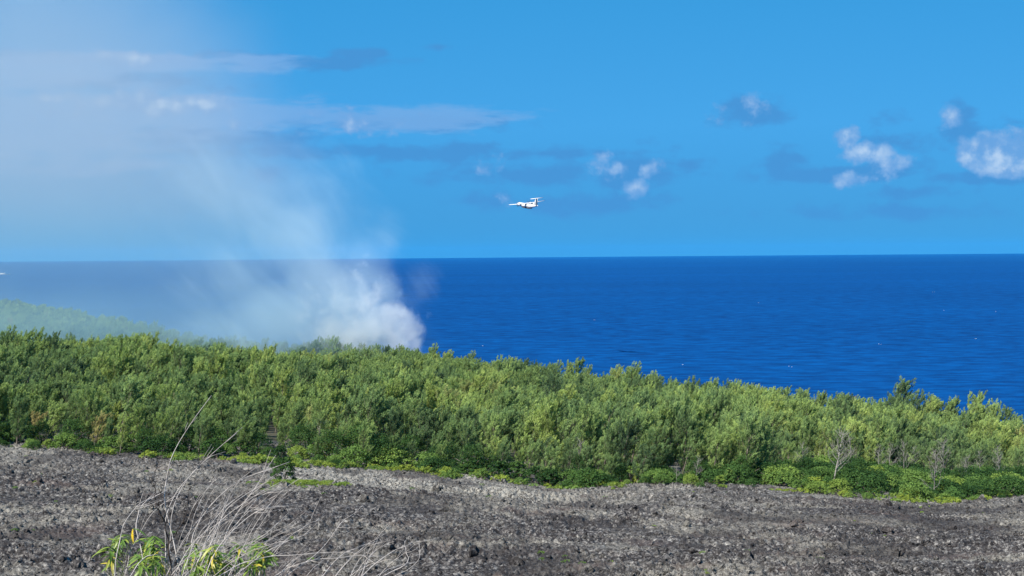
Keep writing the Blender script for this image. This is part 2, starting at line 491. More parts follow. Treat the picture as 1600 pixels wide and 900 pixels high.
# sea sheet
A_s = np.linspace(-PI, PI, 97); R_s = np.geomspace(100, 45000, 40)
polar_sheet('sea', A_s, R_s, lambda x, y: x * 0, M_SEA, 'deep blue open sea reaching to the horizon')
for o in COL.objects:
    if o.name == 'sea':
        me = o.data

# ------------------------------------------------------------------ plants
def casuarina(seed, H=9.0, width=1.0, strands=7, wind=0.5, thin=False):
    """returns (crown Soup, trunk Soup)"""
    r = np.random.default_rng(seed)
    crown = Soup(); trunk = Soup()
    lean = r.uniform(0.02, 0.10) * wind * 2
    def tr(h): return np.array([lean * h + 0.012 * h * h * wind, 0.04 * math.sin(h + seed), h])
    hs = np.linspace(-0.5, H * 0.96, 9)
    V, F = tube([tr(h) for h in hs], [0.15 * H / 9 * (1 - 0.9 * max(h, 0) / H) + 0.012 for h in hs], 6)
    trunk.add(V, F, 1)
    TV = []; TC = []
    def plume(base, d, L, wd_, cl, ns):
        """one spray of branchlets round an axis: narrow foot, full middle, pointed tip"""
        d = d / np.linalg.norm(d); u, v = frame_of(d)
        t = r.uniform(0, 1, ns) ** .85; a = r.uniform(0, 2 * PI, ns)
        rad = wd_ * np.sin(PI * np.clip(t * .86 + .10, 0, 1)) * r.uniform(.15, 1.0, ns) ** .6
        out = np.cos(a)[:, None] * u + np.sin(a)[:, None] * v
        p0 = base + d * (t * L)[:, None] + out * rad[:, None] * .75
        p0[:, 0] += (t * t * L) * .16 * wind
        sd = d + out * r.uniform(.15, .65, ns)[:, None] + r.normal(0, .16, (ns, 3)) + np.array([.12 * wind, 0, .12])
        sd /= np.linalg.norm(sd, axis=1)[:, None]
        s_ = out * .6 + r.normal(0, .6, (ns, 3)); s_ = np.cross(sd, s_); s_ /= np.linalg.norm(s_, axis=1)[:, None]
        LL = L * r.uniform(.20, .38, ns)[:, None]; ww = .098 * r.uniform(.7, 1.35, ns)[:, None]
        tri = np.stack([p0 - s_ * ww * .5, p0 + s_ * ww * .5, p0 + sd * LL], 1)
        TV.append(tri.reshape(-1, 3)); TC.append(np.repeat(np.clip(cl + .45 * (t - .45) + r.normal(0, .10, ns), 0, 1), 3))
    nb = int(30 if not thin else 20)
    for i in range(nb):
        u_ = (i + r.uniform(0, 1)) / nb
        hb = H * (0.08 + 0.84 * u_ ** 0.9)
        prof = (math.sin(PI * min(1, (1 - hb / H) * 0.80 + 0.14)) ** 0.8)
        L = (0.31 * H * prof + 0.35) * r.uniform(0.6, 1.25) * width
        a = i * 2.399 + r.uniform(-.4, .4)
        e0 = math.radians(r.uniform(10, 35) + 30 * u_)
        d = np.array([math.cos(a) * math.cos(e0), math.sin(a) * math.cos(e0), math.sin(e0)])
        P = [tr(hb)]
        n = 8
        for q in range(n):
            d = d + np.array([0.10 * wind, 0, 0.105]); d /= np.linalg.norm(d)
            P.append(P[-1] + d * L / n)
        P = np.array(P)
        if not (i % 2 and thin):
            V, F = tube(P[::2], np.linspace(0.035, 0.008, len(P[::2])) * H / 9, 3)
            trunk.add(V, F, 1)
        cl = np.clip(0.5 + r.normal(0, 0.15), 0, 1)
        for f in ([.30, .52, .74, .92] if not thin else [.55, .9]):
            q = f * n; i0 = min(int(q), n - 1); pp = P[i0] + (P[i0 + 1] - P[i0]) * (q - i0) + r.normal(0, .12, 3)
            dd = d * .55 + r.normal(0, .30, 3) + np.array([.38 * wind, 0, .80])
            plume(pp, dd, r.uniform(.70, 1.35) * (H / 9), r.uniform(.28, .46), np.clip(cl + r.normal(0, .19), 0, 1), 66 if not thin else 40)
    for i in range(int(r.integers(3, 7))):                                        # leaders that stand out of the top
        hb = H * r.uniform(0.78, 0.95); base = tr(hb) + np.array([r.normal(0, .08 * H * width), r.normal(0, .08 * H * width), 0])
        d = np.array([0.30 * wind + r.normal(0, .12), r.normal(0, .12), 1.0])
        plume(base, d, H * r.uniform(0.13, 0.24), r.uniform(.2, .32), .6, 60)
    TV = np.concatenate(TV); TC = np.concatenate(TC)
    crown.add(TV, np.arange(len(TV)).reshape(-1, 3), 0, TC)
    return crown, trunk

def leafy(seed, R=1.6, H=2.2, lobes=34, leaves=46, lw=0.11, ll=0.20, up=0.5):
    """rounded broad-leaved shrub or tree crown, made of single folded leaves"""
    r = np.random.default_rng(seed); s = Soup()
    V0 = []; C0 = []
    for i in range(lobes):
        a = i * 2.399 + r.uniform(-.3, .3); u = (i + .5) / lobes
        e = math.asin(u ** 0.75)
        q = r.uniform(0.72, 1.05)
        c0 = np.array([math.cos(a) * math.cos(e) * R * q, math.sin(a) * math.cos(e) * R * q, H * (0.10 + 0.78 * math.sin(e) * q)])
        lr = R * r.uniform(0.20, 0.36)
        n = leaves
        d = r.normal(0, 1, (n, 3)); d[:, 2] = np.abs(d[:, 2]) * 1.1 - 0.35; d /= np.linalg.norm(d, axis=1)[:, None]
        p_ = c0 + d * lr * r.uniform(0.55, 1.05, (n, 1)) * np.array([1, 1, .8])
        nrm = d + r.normal(0, .45, (n, 3)) + np.array([0, 0, up]); nrm /= np.linalg.norm(nrm, axis=1)[:, None]
        t1 = r.normal(0, 1, (n, 3)); t1 -= nrm * np.sum(t1 * nrm, 1)[:, None]; t1 /= np.linalg.norm(t1, axis=1)[:, None]
        t2 = np.cross(nrm, t1)
        L = ll * r.uniform(.7, 1.3, (n, 1)); W = lw * r.uniform(.7, 1.3, (n, 1))
        q4 = np.stack([p_ - t1 * L * .5, p_ + t2 * W * .5, p_ + t1 * L * .5 - nrm * L * .12, p_ - t2 * W * .5], 1)
        V0.append(q4.reshape(-1, 3)); C0.append(np.repeat(np.clip(r.normal(.5, .14) + r.normal(0, .12, n), 0, 1), 4))
    V = np.concatenate(V0); n = len(V) // 4
    i = np.arange(n) * 4
    F = np.concatenate([np.stack([i, i + 1, i + 2], -1), np.stack([i, i + 2, i + 3], -1)])
    s.add(V, F, 0, np.concatenate(C0))
    return s

def stems_for(seed, R, H):
    r = np.random.default_rng(seed); s = Soup()
    for i in range(6):
        a = i * 1.05 + r.uniform(-.3, .3)
        P = [np.array([0, 0, -0.3])]
        d = np.array([math.cos(a) * .5, math.sin(a) * .5, 1.0])
        for q in range(5):
            P.append(P[-1] + d / np.linalg.norm(d) * H * 0.15); d = d + np.array([math.cos(a), math.sin(a), 0]) * .18 * R / 2
        V, F = tube(P, np.linspace(.05, .012, 6) * (H / 2.2), 5); s.add(V, F, 1)
    return s

def dead_tree(seed, H=7.0, n_limb=12):
    r = np.random.default_rng(seed); s = Soup(); limbs = Soup()
    P = [np.array([0, 0, -.4])]; d = np.array([r.normal(.05, .1), r.normal(0, .1), 1.0])
    for q in range(8):
        d = d + np.array([r.normal(.02, .09), r.normal(0, .09), 0.0]); P.append(P[-1] + d / np.linalg.norm(d) * (H + .4) / 8)
    V, F = tube(P, np.linspace(.10, .015, 9) * H / 7, 6); s.add(V, F, 0)
    n_limb = int(n_limb * 1.6)
    for i in range(n_limb):
        u = r.uniform(0.25, 0.97); fi = u * 8; i0 = min(int(fi), 7); st = P[i0] + (P[i0 + 1] - P[i0]) * (fi - i0)
        a = i * 2.399; d = np.array([math.cos(a), math.sin(a), r.uniform(.4, 1.1)])
        L = H * .36 * (1.1 - u) + .5; Q = [st]
        for q in range(5):
            d = d / np.linalg.norm(d); Q.append(Q[-1] + d * L / 5); d = d + np.array([r.normal(.05, .18), r.normal(0, .18), .16])
        V, F = tube(Q, np.linspace(.038, .008, 6) * H / 7, 4); limbs.add(V, F, 0)
        for jj in range(4):
            st2 = Q[r.integers(1, 5)]; d2 = d + r.normal(0, .55, 3); d2 /= np.linalg.norm(d2); L2 = L * r.uniform(.25, .5)
            m2 = st2 + d2 * L2 * .5 + r.normal(0, .06, 3)
            V, F = tube([st2, m2, m2 + (d2 + r.normal(0, .3, 3)) * L2 * .5], [.02, .014, .006], 3); limbs.add(V, F, 0)
    return s, limbs

def join_soups(*ss):
    s = Soup()
    for q in ss:
        for V, F, M, C in zip(q.V, q.F, q.M, q.C):
            pass
        V = np.concatenate(q.V); F = np.concatenate(q.F)
        s.V.append(V); s.F.append(F + s.n); s.M.append(np.concatenate(q.M)); s.C.append(np.concatenate(q.C)); s.n += len(V)
    return s

CAS = []
specs = [(11, 9.0, 1.2, .55, 0), (12, 8.0, 1.4, .7, 0), (13, 9.6, 1.0, .45, 0), (14, 7.2, 1.45, .8, 0), (15, 9.2, .82, .5, 0), (16, 8.4, 1.2, .9, 0),
         (17, 8.0, 1.05, .6, 1), (18, 9.6, 1.25, .5, 0)]
for (sd, H, wd, wi, th) in specs:
    cr, tk = casuarina(sd, H, wd, 8, wi, bool(th))
    CAS.append(dict(H=H, crown=cr.mesh('casuarina_crown', (M_NEEDLE, M_BARK)), trunk=tk.mesh('casuarina_trunk', (M_NEEDLE, M_BARK)),
                    both=join_soups(cr, tk).mesh('casuarina', (M_NEEDLE, M_BARK))))
SHR = []
for (sd, R, H, lb, lv, lw, ll) in [(31, 1.7, 2.3, 34, 46, .12, .22), (32, 1.3, 1.7, 26, 46, .10, .19), (33, 2.1, 2.6, 44, 44, .13, .24), (34, 1.1, 2.4, 28, 46, .10, .24)]:
    lf = leafy(sd, R, H, lb, lv, lw, ll); st = stems_for(sd, R, H)
    SHR.append(dict(H=H, both=join_soups(lf, st).mesh('shrub', (M_LEAF, M_BARK))))
BRD = []
for (sd, R, H) in [(41, 2.6, 6.2), (42, 3.2, 5.6)]:
    lf = leafy(sd, R, H, 70, 46, .15, .27); st = stems_for(sd, R * 1.2, H)
    BRD.append(dict(H=H, crown=lf.mesh('broadleaf_crown', (M_LEAF, M_BARK)), trunk=st.mesh('broadleaf_trunk', (M_LEAF, M_BARK))))
DEAD = []
for (sd, H, nl) in [(51, 7.5, 14), (52, 6.0, 10), (53, 8.5, 17)]:
    a, b2 = dead_tree(sd, H, nl); DEAD.append((H, a.mesh('dead_trunk', (M_DEAD,)), b2.mesh('dead_limbs', (M_DEAD,))))
TUFT = []
for sd in (61, 62, 63):
    TUFT.append(leafy(sd, .55, .42, 9, 26, .05, .19, .2).mesh('tuft', (M_LEAF, M_BARK)))

def at_px(X, D):
    """point on the ground on the bearing of frame column X, D metres out along the view"""
    x = (X - 800) / FPX * D
    return x, D

# --- scatter positions of the wood
def jitter_grid(x0, x1, y0, y1, step, seed):
    r = np.random.default_rng(seed)
    gx, gy = np.meshgrid(np.arange(x0, x1, step), np.arange(y0, y1, step * .9))
    gx = gx + (np.arange(gx.shape[0])[:, None] % 2) * step / 2
    x = (gx + r.uniform(-.42, .42, gx.shape) * step).ravel(); y = (gy + r.uniform(-.42, .42, gy.shape) * step).ravel()
    return x, y
def zone(x, y):
    X = 800 + FPX * x / y
    return X, edge_D(X), coast_D(X)

r = np.random.default_rng(21)
x1, y1 = jitter_grid(-420, 260, 205, 800, 4.7, 1)
x2, y2 = jitter_grid(-1100, -60, 800, 2250, 6.2, 2)
xs = np.concatenate([x1, x2]); ys = np.concatenate([y1, y2])
X, E, C = zone(xs, ys)
inwedge = (X > -330) & (X < 1930)
belt = np.interp(X, [0, 500, 900, 1150, 1230, 1400, 1600], [5.5, 8, 6, 8, 34, 60, 64]) + 9 * perlin(xs / 14, ys / 14, 31)
keep = inwedge & (ys > E + belt) & (ys < C - 3)
gap = perlin(xs / 16, ys / 16, 33) > 0.31
keep &= ~(gap & (ys < 700))
xs, ys, X, E, C = xs[keep], ys[keep], X[keep], E[keep], C[keep]
zs = ground_z(xs, ys) + 0.9 * perlin(xs / 17, ys / 17, 9) - .1
var = r.integers(0, len(CAS), len(xs))
hfield = 0.80 + 0.62 * perlin(xs / 30, ys / 30, 35)
sc = np.clip(hfield * r.uniform(0.64, 1.28, len(xs)), .45, 1.4)
sc *= np.clip(0.72 + (ys - E - belt[keep]) / 45, 0.72, 1.0)
tn = np.clip(0.44 + 0.62 * perlin(xs / 26, ys / 36, 37) + .42 * perlin(xs / 9, ys / 11, 38) + r.normal(0, .11, len(xs)), 0, .9)
tn = np.where(r.uniform(size=len(xs)) < .005, r.uniform(.93, 1.0, len(xs)), tn)
rz = r.normal(0, .55, len(xs)); tx = r.normal(0, .05, len(xs)); ty = r.normal(.05, .06, len(xs))

GREEN_WORDS = [(.25, 'dark green'), (.45, 'mid green'), (.65, 'light green'), (.92, 'yellow green'), (9, 'browning')]
def tone(t): return next(wd for lim, wd in GREEN_WORDS if t < lim)
def size_word(h): return 'low' if h < 6 else 'medium' if h < 8 else 'tall'
ORD = ['first', 'second', 'third', 'fourth', 'fifth', 'sixth', 'seventh', 'eighth', 'ninth', 'tenth', 'eleventh', 'twelfth', 'thirteenth', 'fourteenth', 'fifteenth', 'sixteenth', 'seventeenth', 'eighteenth', 'nineteenth',
       'twentieth'] + ['rearmost'] * 40
LAND = [(45, 'at the left edge'), (110, 'near the left edge'), (175, 'left of the dry stems'), (245, 'above the left stems'),
        (315, 'above the tallest stem'), (400, 'left of the lone bush'), (480, 'above the lone bush'), (550, 'left below the smoke'),
        (620, 'under the thick smoke'), (700, 'right below the smoke'), (780, 'left below the aircraft'), (860, 'right under the aircraft'),
        (950, 'right of the aircraft'), (1040, 'below the middle clouds'), (1130, 'below the faint cloud'), (1210, 'far left of bleached tree'),
        (1280, 'just left of bleached tree'), (1350, 'just right of bleached tree'), (1430, 'below the tall skyline tree'),
        (1510, 'right of tall skyline tree'), (1570, 'near the right edge'), (9999, 'at the right edge')]
def landmark(X): return next(t for lim, t in LAND if X < lim)
def label_all(items, form, more=ORD):
    """items: (object, key words, frame column); look-alikes beside one landmark are told apart by their order from the left"""
    groups = {}
    for it in items: groups.setdefault((it[1], landmark(it[2])), []).append(it)
    for (key, lm), its in groups.items():
        its.sort(key=lambda q: q[2])
        for n_, it in enumerate(its):
            od = '' if len(its) == 1 else (ORD[n_] + ' from left, ')
            it[0]['label'] = form(od, key, lm)

# the 300 that show largest are things of their own
inview = (X > -10) & (X < 1610)
score = np.where(inview, sc * np.array([c_['H'] for c_ in CAS])[var] / ys ** 1.6, 0)
order = np.argsort(-score)
single = order[:298]; rest = order[298:]
def build_tree(proto, meshes, names, loc, rot, scale, tint_, label, cat, group):
    """first one builds the parts, every other is a copy of the thing and of each of its parts"""
    if proto.get('root') is None:
        t = link(names[0], None); t.empty_display_size = 1
        for nm, me in meshes: link(nm, me, t)
        proto['root'] = t
    else:
        t = proto['root'].copy(); COL.objects.link(t)
        for ch in proto['kids']:
            c2 = ch.copy(); COL.objects.link(c2); c2.parent = t
    if 'kids' not in proto: proto['kids'] = [o for o in COL.objects if o.parent is t]
    t.location = loc; t.rotation_euler = rot; t.scale = (scale,) * 3
    tag(t, label, cat, group)
    t['tint'] = float(tint_)
    return t
placed = []
ranks = {}
for i in sorted(single, key=lambda i: ys[i]):
    h = sc[i] * CAS[var[i]]['H']
    dd_ = ys[i] - E[i] - np.interp(X[i], [0, 900, 1150, 1230, 1400, 1600], [8, 7, 10, 26, 42, 46])
    rowword = 'front row' if dd_ < 4 else 'second row' if dd_ < 8 else 'third row' if dd_ < 12 else 'back row'
    pr = CAS[var[i]].setdefault('proto', {})
    t = build_tree(pr, (('crown', CAS[var[i]]['crown']), ('trunk', CAS[var[i]]['trunk'])), ('casuarina_tree',),
                   (xs[i], ys[i], zs[i]), (tx[i], ty[i], rz[i]), sc[i], tn[i], 'casuarina', 'tree', 'casuarina trees along the front of the wood')
    placed.append((t, (size_word(h), tone(tn[i]), rowword), X[i]))
label_all(placed, lambda od, k_, lm: f'{od}{k_[0]} {k_[1]} casuarina, {k_[2]}, {lm}')
# crowns read the tint from their own object
def push_tint():
    for o in COL.objects:
        if o.parent is not None and 'tint' in o.parent.keys(): o['tint'] = o.parent['tint']

# ------------------------------------------------------------------ geometry-node scatter for uncountable stuff
def scatter(name, label, P, rot, scl, idx, tint_, meshes):
    src = bpy.data.collections.new(name + '_source')
    for q, me in enumerate(meshes):
        o = bpy.data.objects.new(f'{name}_piece_{q:02d}', me); src.objects.link(o)
    me = mesh_np(name, P, np.zeros((0, 3)), attrs={
        'tint': ('POINT', 'FLOAT', tint_), 'rot': ('POINT', 'FLOAT_VECTOR', rot),
        'scl': ('POINT', 'FLOAT_VECTOR', scl if np.ndim(scl) == 2 else np.repeat(np.asarray(scl)[:, None], 3, 1)),
        'pick': ('POINT', 'INT', idx)})
    o = link(name, me); tag(o, label, None, None, 'stuff')
    ng = bpy.data.node_groups.new(name + '_nodes', 'GeometryNodeTree')
    ng.interface.new_socket('Geometry', in_out='INPUT', socket_type='NodeSocketGeometry')
    ng.interface.new_socket('Geometry', in_out='OUTPUT', socket_type='NodeSocketGeometry')
    gi = ng.nodes.new('NodeGroupInput'); go = ng.nodes.new('NodeGroupOutput')
    ci = ng.nodes.new('GeometryNodeCollectionInfo'); ci.inputs[0].default_value = src
    ci.inputs['Separate Children'].default_value = True; ci.inputs['Reset Children'].default_value = True
    ip = ng.nodes.new('GeometryNodeInstanceOnPoints'); ip.inputs['Pick Instance'].default_value = True
    def na(nm, dt):
        a = ng.nodes.new('GeometryNodeInputNamedAttribute'); a.data_type = dt; a.inputs['Name'].default_value = nm
        return next(s_ for s_ in a.outputs if s_.enabled and s_.name == 'Attribute')
    L = ng.links
    L.new(gi.outputs[0], ip.inputs['Points']); L.new(ci.outputs[0], ip.inputs['Instance'])
    L.new(na('pick', 'INT'), ip.inputs['Instance Index']); L.new(na('scl', 'FLOAT_VECTOR'), ip.inputs['Scale'])
    e2r = ng.nodes.new('FunctionNodeEulerToRotation')
    L.new(na('rot', 'FLOAT_VECTOR'), e2r.inputs[0]); L.new(e2r.outputs[0], ip.inputs['Rotation'])
    L.new(ip.outputs[0], go.inputs[0])
    md = o.modifiers.new('scatter', 'NODES'); md.node_group = ng
    return o

scatter('casuarina_wood', 'casuarina wood beyond the front rows, reaching to the shore and along the hazy coast',
        np.stack([xs[rest], ys[rest], zs[rest]], -1), np.stack([tx[rest], ty[rest], rz[rest]], -1), sc[rest], var[rest], tn[rest],
        [c_['both'] for c_ in CAS])

# --- shrubs, broadleaf trees, dead trees: all individuals
r = np.random.default_rng(77)
def gz(x, y): return float(lava_z(np.array([x]), np.array([y]))[0])
cands = []
sx, sy = jitter_grid(-120, 125, 200, 286, 2.9, 5)
SX, SE, _ = zone(sx, sy)
sb = np.interp(SX, [0, 500, 900, 1150, 1230, 1400, 1600], [11, 14, 12, 16, 40, 68, 72])
ok = (SX > -40) & (SX < 1650) & (sy > SE + 2.5 + 5 * perlin(sx / 6, sy / 9, 71)) & (sy < SE + sb) & (perlin(sx / 5, sy / 5, 73) < .22)
sx, sy, SX, SE = sx[ok], sy[ok], SX[ok], SE[ok]
dist_in = sy - SE
shr_order = np.argsort(sy)
n_sh = 0
rest_sh = []
shr_items = []
for i in shr_order:
    kx = r.integers(0, 4); s_ = r.uniform(.45, 1.6) * (0.55 if dist_in[i] < 4.5 else 1.0)
    darkz = 0.38 + 0.9 * perlin(np.array([sx[i] / 13]), np.array([sy[i] / 9]), 41)[0]
    t_ = np.clip(darkz + .08 + r.normal(-.02, .26) + (.10 if dist_in[i] < 4.5 else 0) + (-.20 if SX[i] > 1150 else -.10), 0, 1)
    loc = (sx[i], sy[i], gz(sx[i], sy[i]) - .1); rot = (0, 0, r.uniform(0, 6.3))
    if n_sh >= 290 or not (-5 < SX[i] < 1605):
        rest_sh.append((loc, rot, s_, kx, t_)); continue
    tw = 'dark green' if t_ < .3 else 'mid green' if t_ < .55 else 'bright green' if t_ < .8 else 'yellow green'
    zw = 'small' if s_ * SHR[kx]['H'] < 1.4 else 'rounded' if s_ * SHR[kx]['H'] < 2.0 else 'large'
    dw = 'on the lava edge' if dist_in[i] < 5 else 'behind the edge' if dist_in[i] < 11 else 'far behind the edge'
    o = link('shrub', SHR[kx]['both'], None, loc); o.rotation_euler = rot; o.scale = (s_,) * 3; o['tint'] = float(t_)
    tag(o, 'shrub', 'shrub', 'leafy shrubs between the lava and the wood'); shr_items.append((o, (zw, tw, dw), SX[i]))
    n_sh += 1
label_all(shr_items, lambda od, k_, lm: f'{od}{k_[0]} {k_[1]} shrub {k_[2]}, {lm}')
if rest_sh:
    scatter('undergrowth', 'leafy undergrowth among the trees', np.array([q[0] for q in rest_sh]), np.array([q[1] for q in rest_sh]),
            np.array([q[2] for q in rest_sh]), np.array([q[3] for q in rest_sh]), np.array([q[4] for q in rest_sh]), [s_['both'] for s_ in SHR])

BR_SPOTS = [(470, 15, .95), (515, 11, 1.0), (560, 13, 1.05), (600, 9, .95), (640, 16, .9), (690, 12, .9), (735, 9, .85), (780, 13, .75), (340, 10, .8), (290, 13, .85),
            (225, 8, .7), (60, 9, .7), (110, 8, .8), (20, 9, .75), (150, 12, .75), (860, 11, .65), (905, 13, .85), (960, 10, .7), (1010, 14, .7), (1090, 13, .75),
            (1160, 12, .8), (1210, 12, .75), (1255, 22, .7), (1340, 33, .75), (1372, 22, .6), (1440, 30, .7), (1500, 37, .65), (1570, 28, .7), (1590, 42, .75), (400, 11, .75)]
br_items = []
for i, (Xp, dd, s_) in enumerate(BR_SPOTS):
    D = float(edge_D(Xp)) + dd; x, y = at_px(Xp, D)
    pr = BRD[i % 2].setdefault('proto', {})
    t_ = float(np.clip(r.normal(.13, .10), 0, .5))
    br_items.append((build_tree(pr, (('crown', BRD[i % 2]['crown']), ('trunk', BRD[i % 2]['trunk'])), ('broadleaf_tree',), (x, y, gz(x, y) - .1), (0, 0, r.uniform(0, 6)),
               s_, t_, 'broadleaf', 'tree', 'broadleaf trees near the lava edge'), ('large' if s_ > .84 else 'small', 'blackish' if t_ < .13 else 'dark green'), Xp))
label_all(br_items, lambda od, k_, lm: f'{od}{k_[0]} {k_[1]} broadleaf tree, {lm}')

DEAD_SPOTS = [(1298, 13, 1.2, 2, 'tall bleached dead tree standing over the shrubs right of centre'),
              (1460, 9, 1.1, 0, 'pale forked dead tree in the low shrubs near the right edge'),
              (1388, 55, 1.15, 1, 'slim bare white trunk at the back of the shrub patch'),
              (1413, 57, 1.0, 0, 'leaning bare grey trunk just right of the slim white one'),
              (1427, 60, 1.1, 1, 'thin bare trunk between two leaning grey ones'), (1372, 48, 1.1, 1, 'short bleached trunk behind bright green shrubs'),
              (1530, 58, 1.1, 1, 'bare trunk in front of yellowing casuarinas near the right edge'), (1480, 60, 1.15, 2, 'grey leafless crown tangled at the foot of the casuarinas'),
              (1250, 33, 1.1, 1, 'grey dead tree half hidden left of the tall bleached one'), (1330, 44, 1.0, 0, 'low dead crown just right of the tall bleached tree'),
              (1085, 9, .75, 1, 'thin dark-footed dead tree at the wood edge right of centre'), (1055, 6, .55, 1, 'small pale dead stem at the wood edge below the sea'),
              (905, 14, .95, 0, 'bare dark forked tree in the casuarinas at mid picture'), (495, 26, 1.0, 1, 'slim pale trunk in the wood left of centre'),
              (1562, 50, 1.0, 0, 'small grey dead tree close to the right edge'), (1508, 40, .8, 2, 'low bleached snag among shrubs on the right')]
for i, (Xp, dd, s_, kd, lb) in enumerate(DEAD_SPOTS):
    D = float(edge_D(Xp)) + dd; x, y = at_px(Xp, D)
    t = link('dead_tree', None, None, (x, y, gz(x, y) - .1)); t.rotation_euler = (0, .08, r.uniform(0, 6)); t.scale = (s_,) * 3
    link('trunk', DEAD[kd][1], t); link('branches', DEAD[kd][2], t)
    tag(t, lb, 'dead tree', 'dead trees at the edge of the wood')

# one casuarina that stands out over the shore, others on the skyline
for (Xp, D, vv, s_, t_, lb) in [(1396, 468, 5, 1.72, .15, 'tall round-headed casuarina standing alone against the sea on the right'),
                                (600, 640, 5, 1.25, .15, 'dark windswept casuarina on the skyline against the white smoke'),
                                (462, 452, 4, 1.1, .05, 'narrow dark casuarina on the ridge left of the smoke'),
                                (955, 565, 7, 1.15, .45, 'broad casuarina on the skyline against the sea at mid picture'),
                                (1245, 500, 3, 1.2, .45, 'broad casuarina crest on the skyline right of centre'),
                                (30, 455, 2, 1.15, .5, 'spiky casuarina on the left ridge against the haze')]:
    x, y = at_px(Xp, D)
    v_ = CAS[vv]
    build_tree(v_.setdefault('proto', {}), (('crown', v_['crown']), ('trunk', v_['trunk'])), ('casuarina_tree',),
               (x, y, float(ground_z(np.array([x]), np.array([y]))[0])), (0, .06, .3), s_, t_, lb, 'tree', 'casuarina trees on the skyline')

# small bush alone on the lava
x, y = at_px(438, 186)
ob = link('lava_bush', SHR[3]['both'], None, (x, y, gz(x, y) - .15)); ob.scale = (1.5, 1.3, 1.75); ob['tint'] = 0.12
tag(ob, 'lone dark green bush growing out on the lava, left of centre', 'bush')

# yellow-green ground cover at the foot of the wood and in pockets on the lava
r = np.random.default_rng(91)
gx, gy = jitter_grid(-95, 95, 196, 226, .62, 8)
GX, GE, _ = zone(gx, gy)
dens = np.interp(GX, [-100, 0, 120, 180, 300, 380, 470, 560, 700, 840, 900, 1000, 1250, 1360, 1400, 1500, 1520, 1600, 1700],
                 [.1, .1, .1, .5, .6, .9, 1, 1, 1, .9, .5, .15, .15, .3, .9, 1, .6, .35, .3])
inn = (gy - GE) + 2.2 * perlin(gx / 5, gy / 3, 51)
ok = (inn > -0.8) & (inn < 5.2) & (r.uniform(size=len(gx)) < dens * .34 * (perlin(gx / 2.2, gy / 1.6, 57) > -.08) * (perlin(gx / 7, gy / 5, 58) > -.10))
P1 = np.stack([gx[ok], gy[ok]], -1); t1 = np.clip(r.normal(.84, .16, len(P1)), .3, 1); s1 = r.uniform(.9, 2.5, len(P1))
# skirt of the lone bush and its trail to the right
q = r.normal(0, 1, (330, 2)); bx, by = at_px(474, 184.5)
P2 = np.stack([bx + q[:, 0] * 2.6, by + q[:, 1] * 2.2], -1); t2 = r.uniform(.7, 1, len(P2)); s2 = r.uniform(.5, 1.1, len(P2))
# small tufts in pockets
q = r.uniform(0, 1, (900, 2)); ty_ = 112 + q[:, 1] * 95; tx_ = (q[:, 0] - .5) * .76 * ty_
okp = perlin(tx_ / 9, ty_ / 7, 53) > .27
P3 = np.stack([tx_[okp], ty_[okp]], -1); t3 = r.uniform(.45, .95, len(P3)); s3 = r.uniform(.3, .75, len(P3))
P = np.concatenate([P1, P2, P3]); T = np.concatenate([t1, t2, t3]); Sx = np.concatenate([s1, s2, s3])
Pz = lava_z(P[:, 0], P[:, 1])
scatter('ground_cover', 'yellow green ferns and creepers along the lava edge and in its pockets', np.stack([P[:, 0], P[:, 1], Pz - .04], -1),
        np.stack([0 * T, 0 * T, r.uniform(0, 6.3, len(T))], -1), Sx, r.integers(0, 3, len(T)), T, TUFT)

# loose clinker on the lava
def rock_mesh(seed, name='clinker'):
    rr = np.random.default_rng(seed)
    import bmesh
    bm = bmesh.new(); bmesh.ops.create_icosphere(bm, subdivisions=2, radius=1)
    for v in bm.verts:
        n = v.co.copy()
        f = 1 + .45 * perlin(np.array([n.x * 1.7 + seed]), np.array([n.y * 1.7 + n.z * 1.3]), seed)[0] * 1.6 + rr.uniform(-.13, .13)
        v.co = Vector((n.x * f, n.y * f * .85, n.z * f * .7))
    me = bpy.data.meshes.new(name); bm.to_mesh(me); bm.free(); me.materials.append(M_LAVA)
    return me
ROCKS = [rock_mesh(70 + q) for q in range(6)]
r = np.random.default_rng(101)
n = 24000
u = r.uniform(0, 1, (n, 2)); ry = 100 + (u[:, 1] ** 1.0) * 120; rx = (u[:, 0] - .5) * .80 * ry
ok = (ry < edge_D(800 + FPX * rx / ry) + 1.5) & (perlin(rx / 7, ry / 3.5, 61) + r.uniform(-.35, .35, n) > -.12)
rx, ry = rx[ok], ry[ok]; n = len(rx)
s_ = np.clip(r.lognormal(-2.5, .66, n), .04, .62)
scl = np.stack([s_ * r.uniform(.8, 1.4, n), s_ * r.uniform(.8, 1.4, n), s_ * r.uniform(.7, 1.4, n)], -1)
scatter('loose_clinker', 'loose broken clinker strewn over the lava field', np.stack([rx, ry, lava_z(rx, ry) + s_ * .15], -1),
        r.uniform(0, 6.3, (n, 3)), scl, r.integers(0, 6, n), r.uniform(0, 1, n), ROCKS)
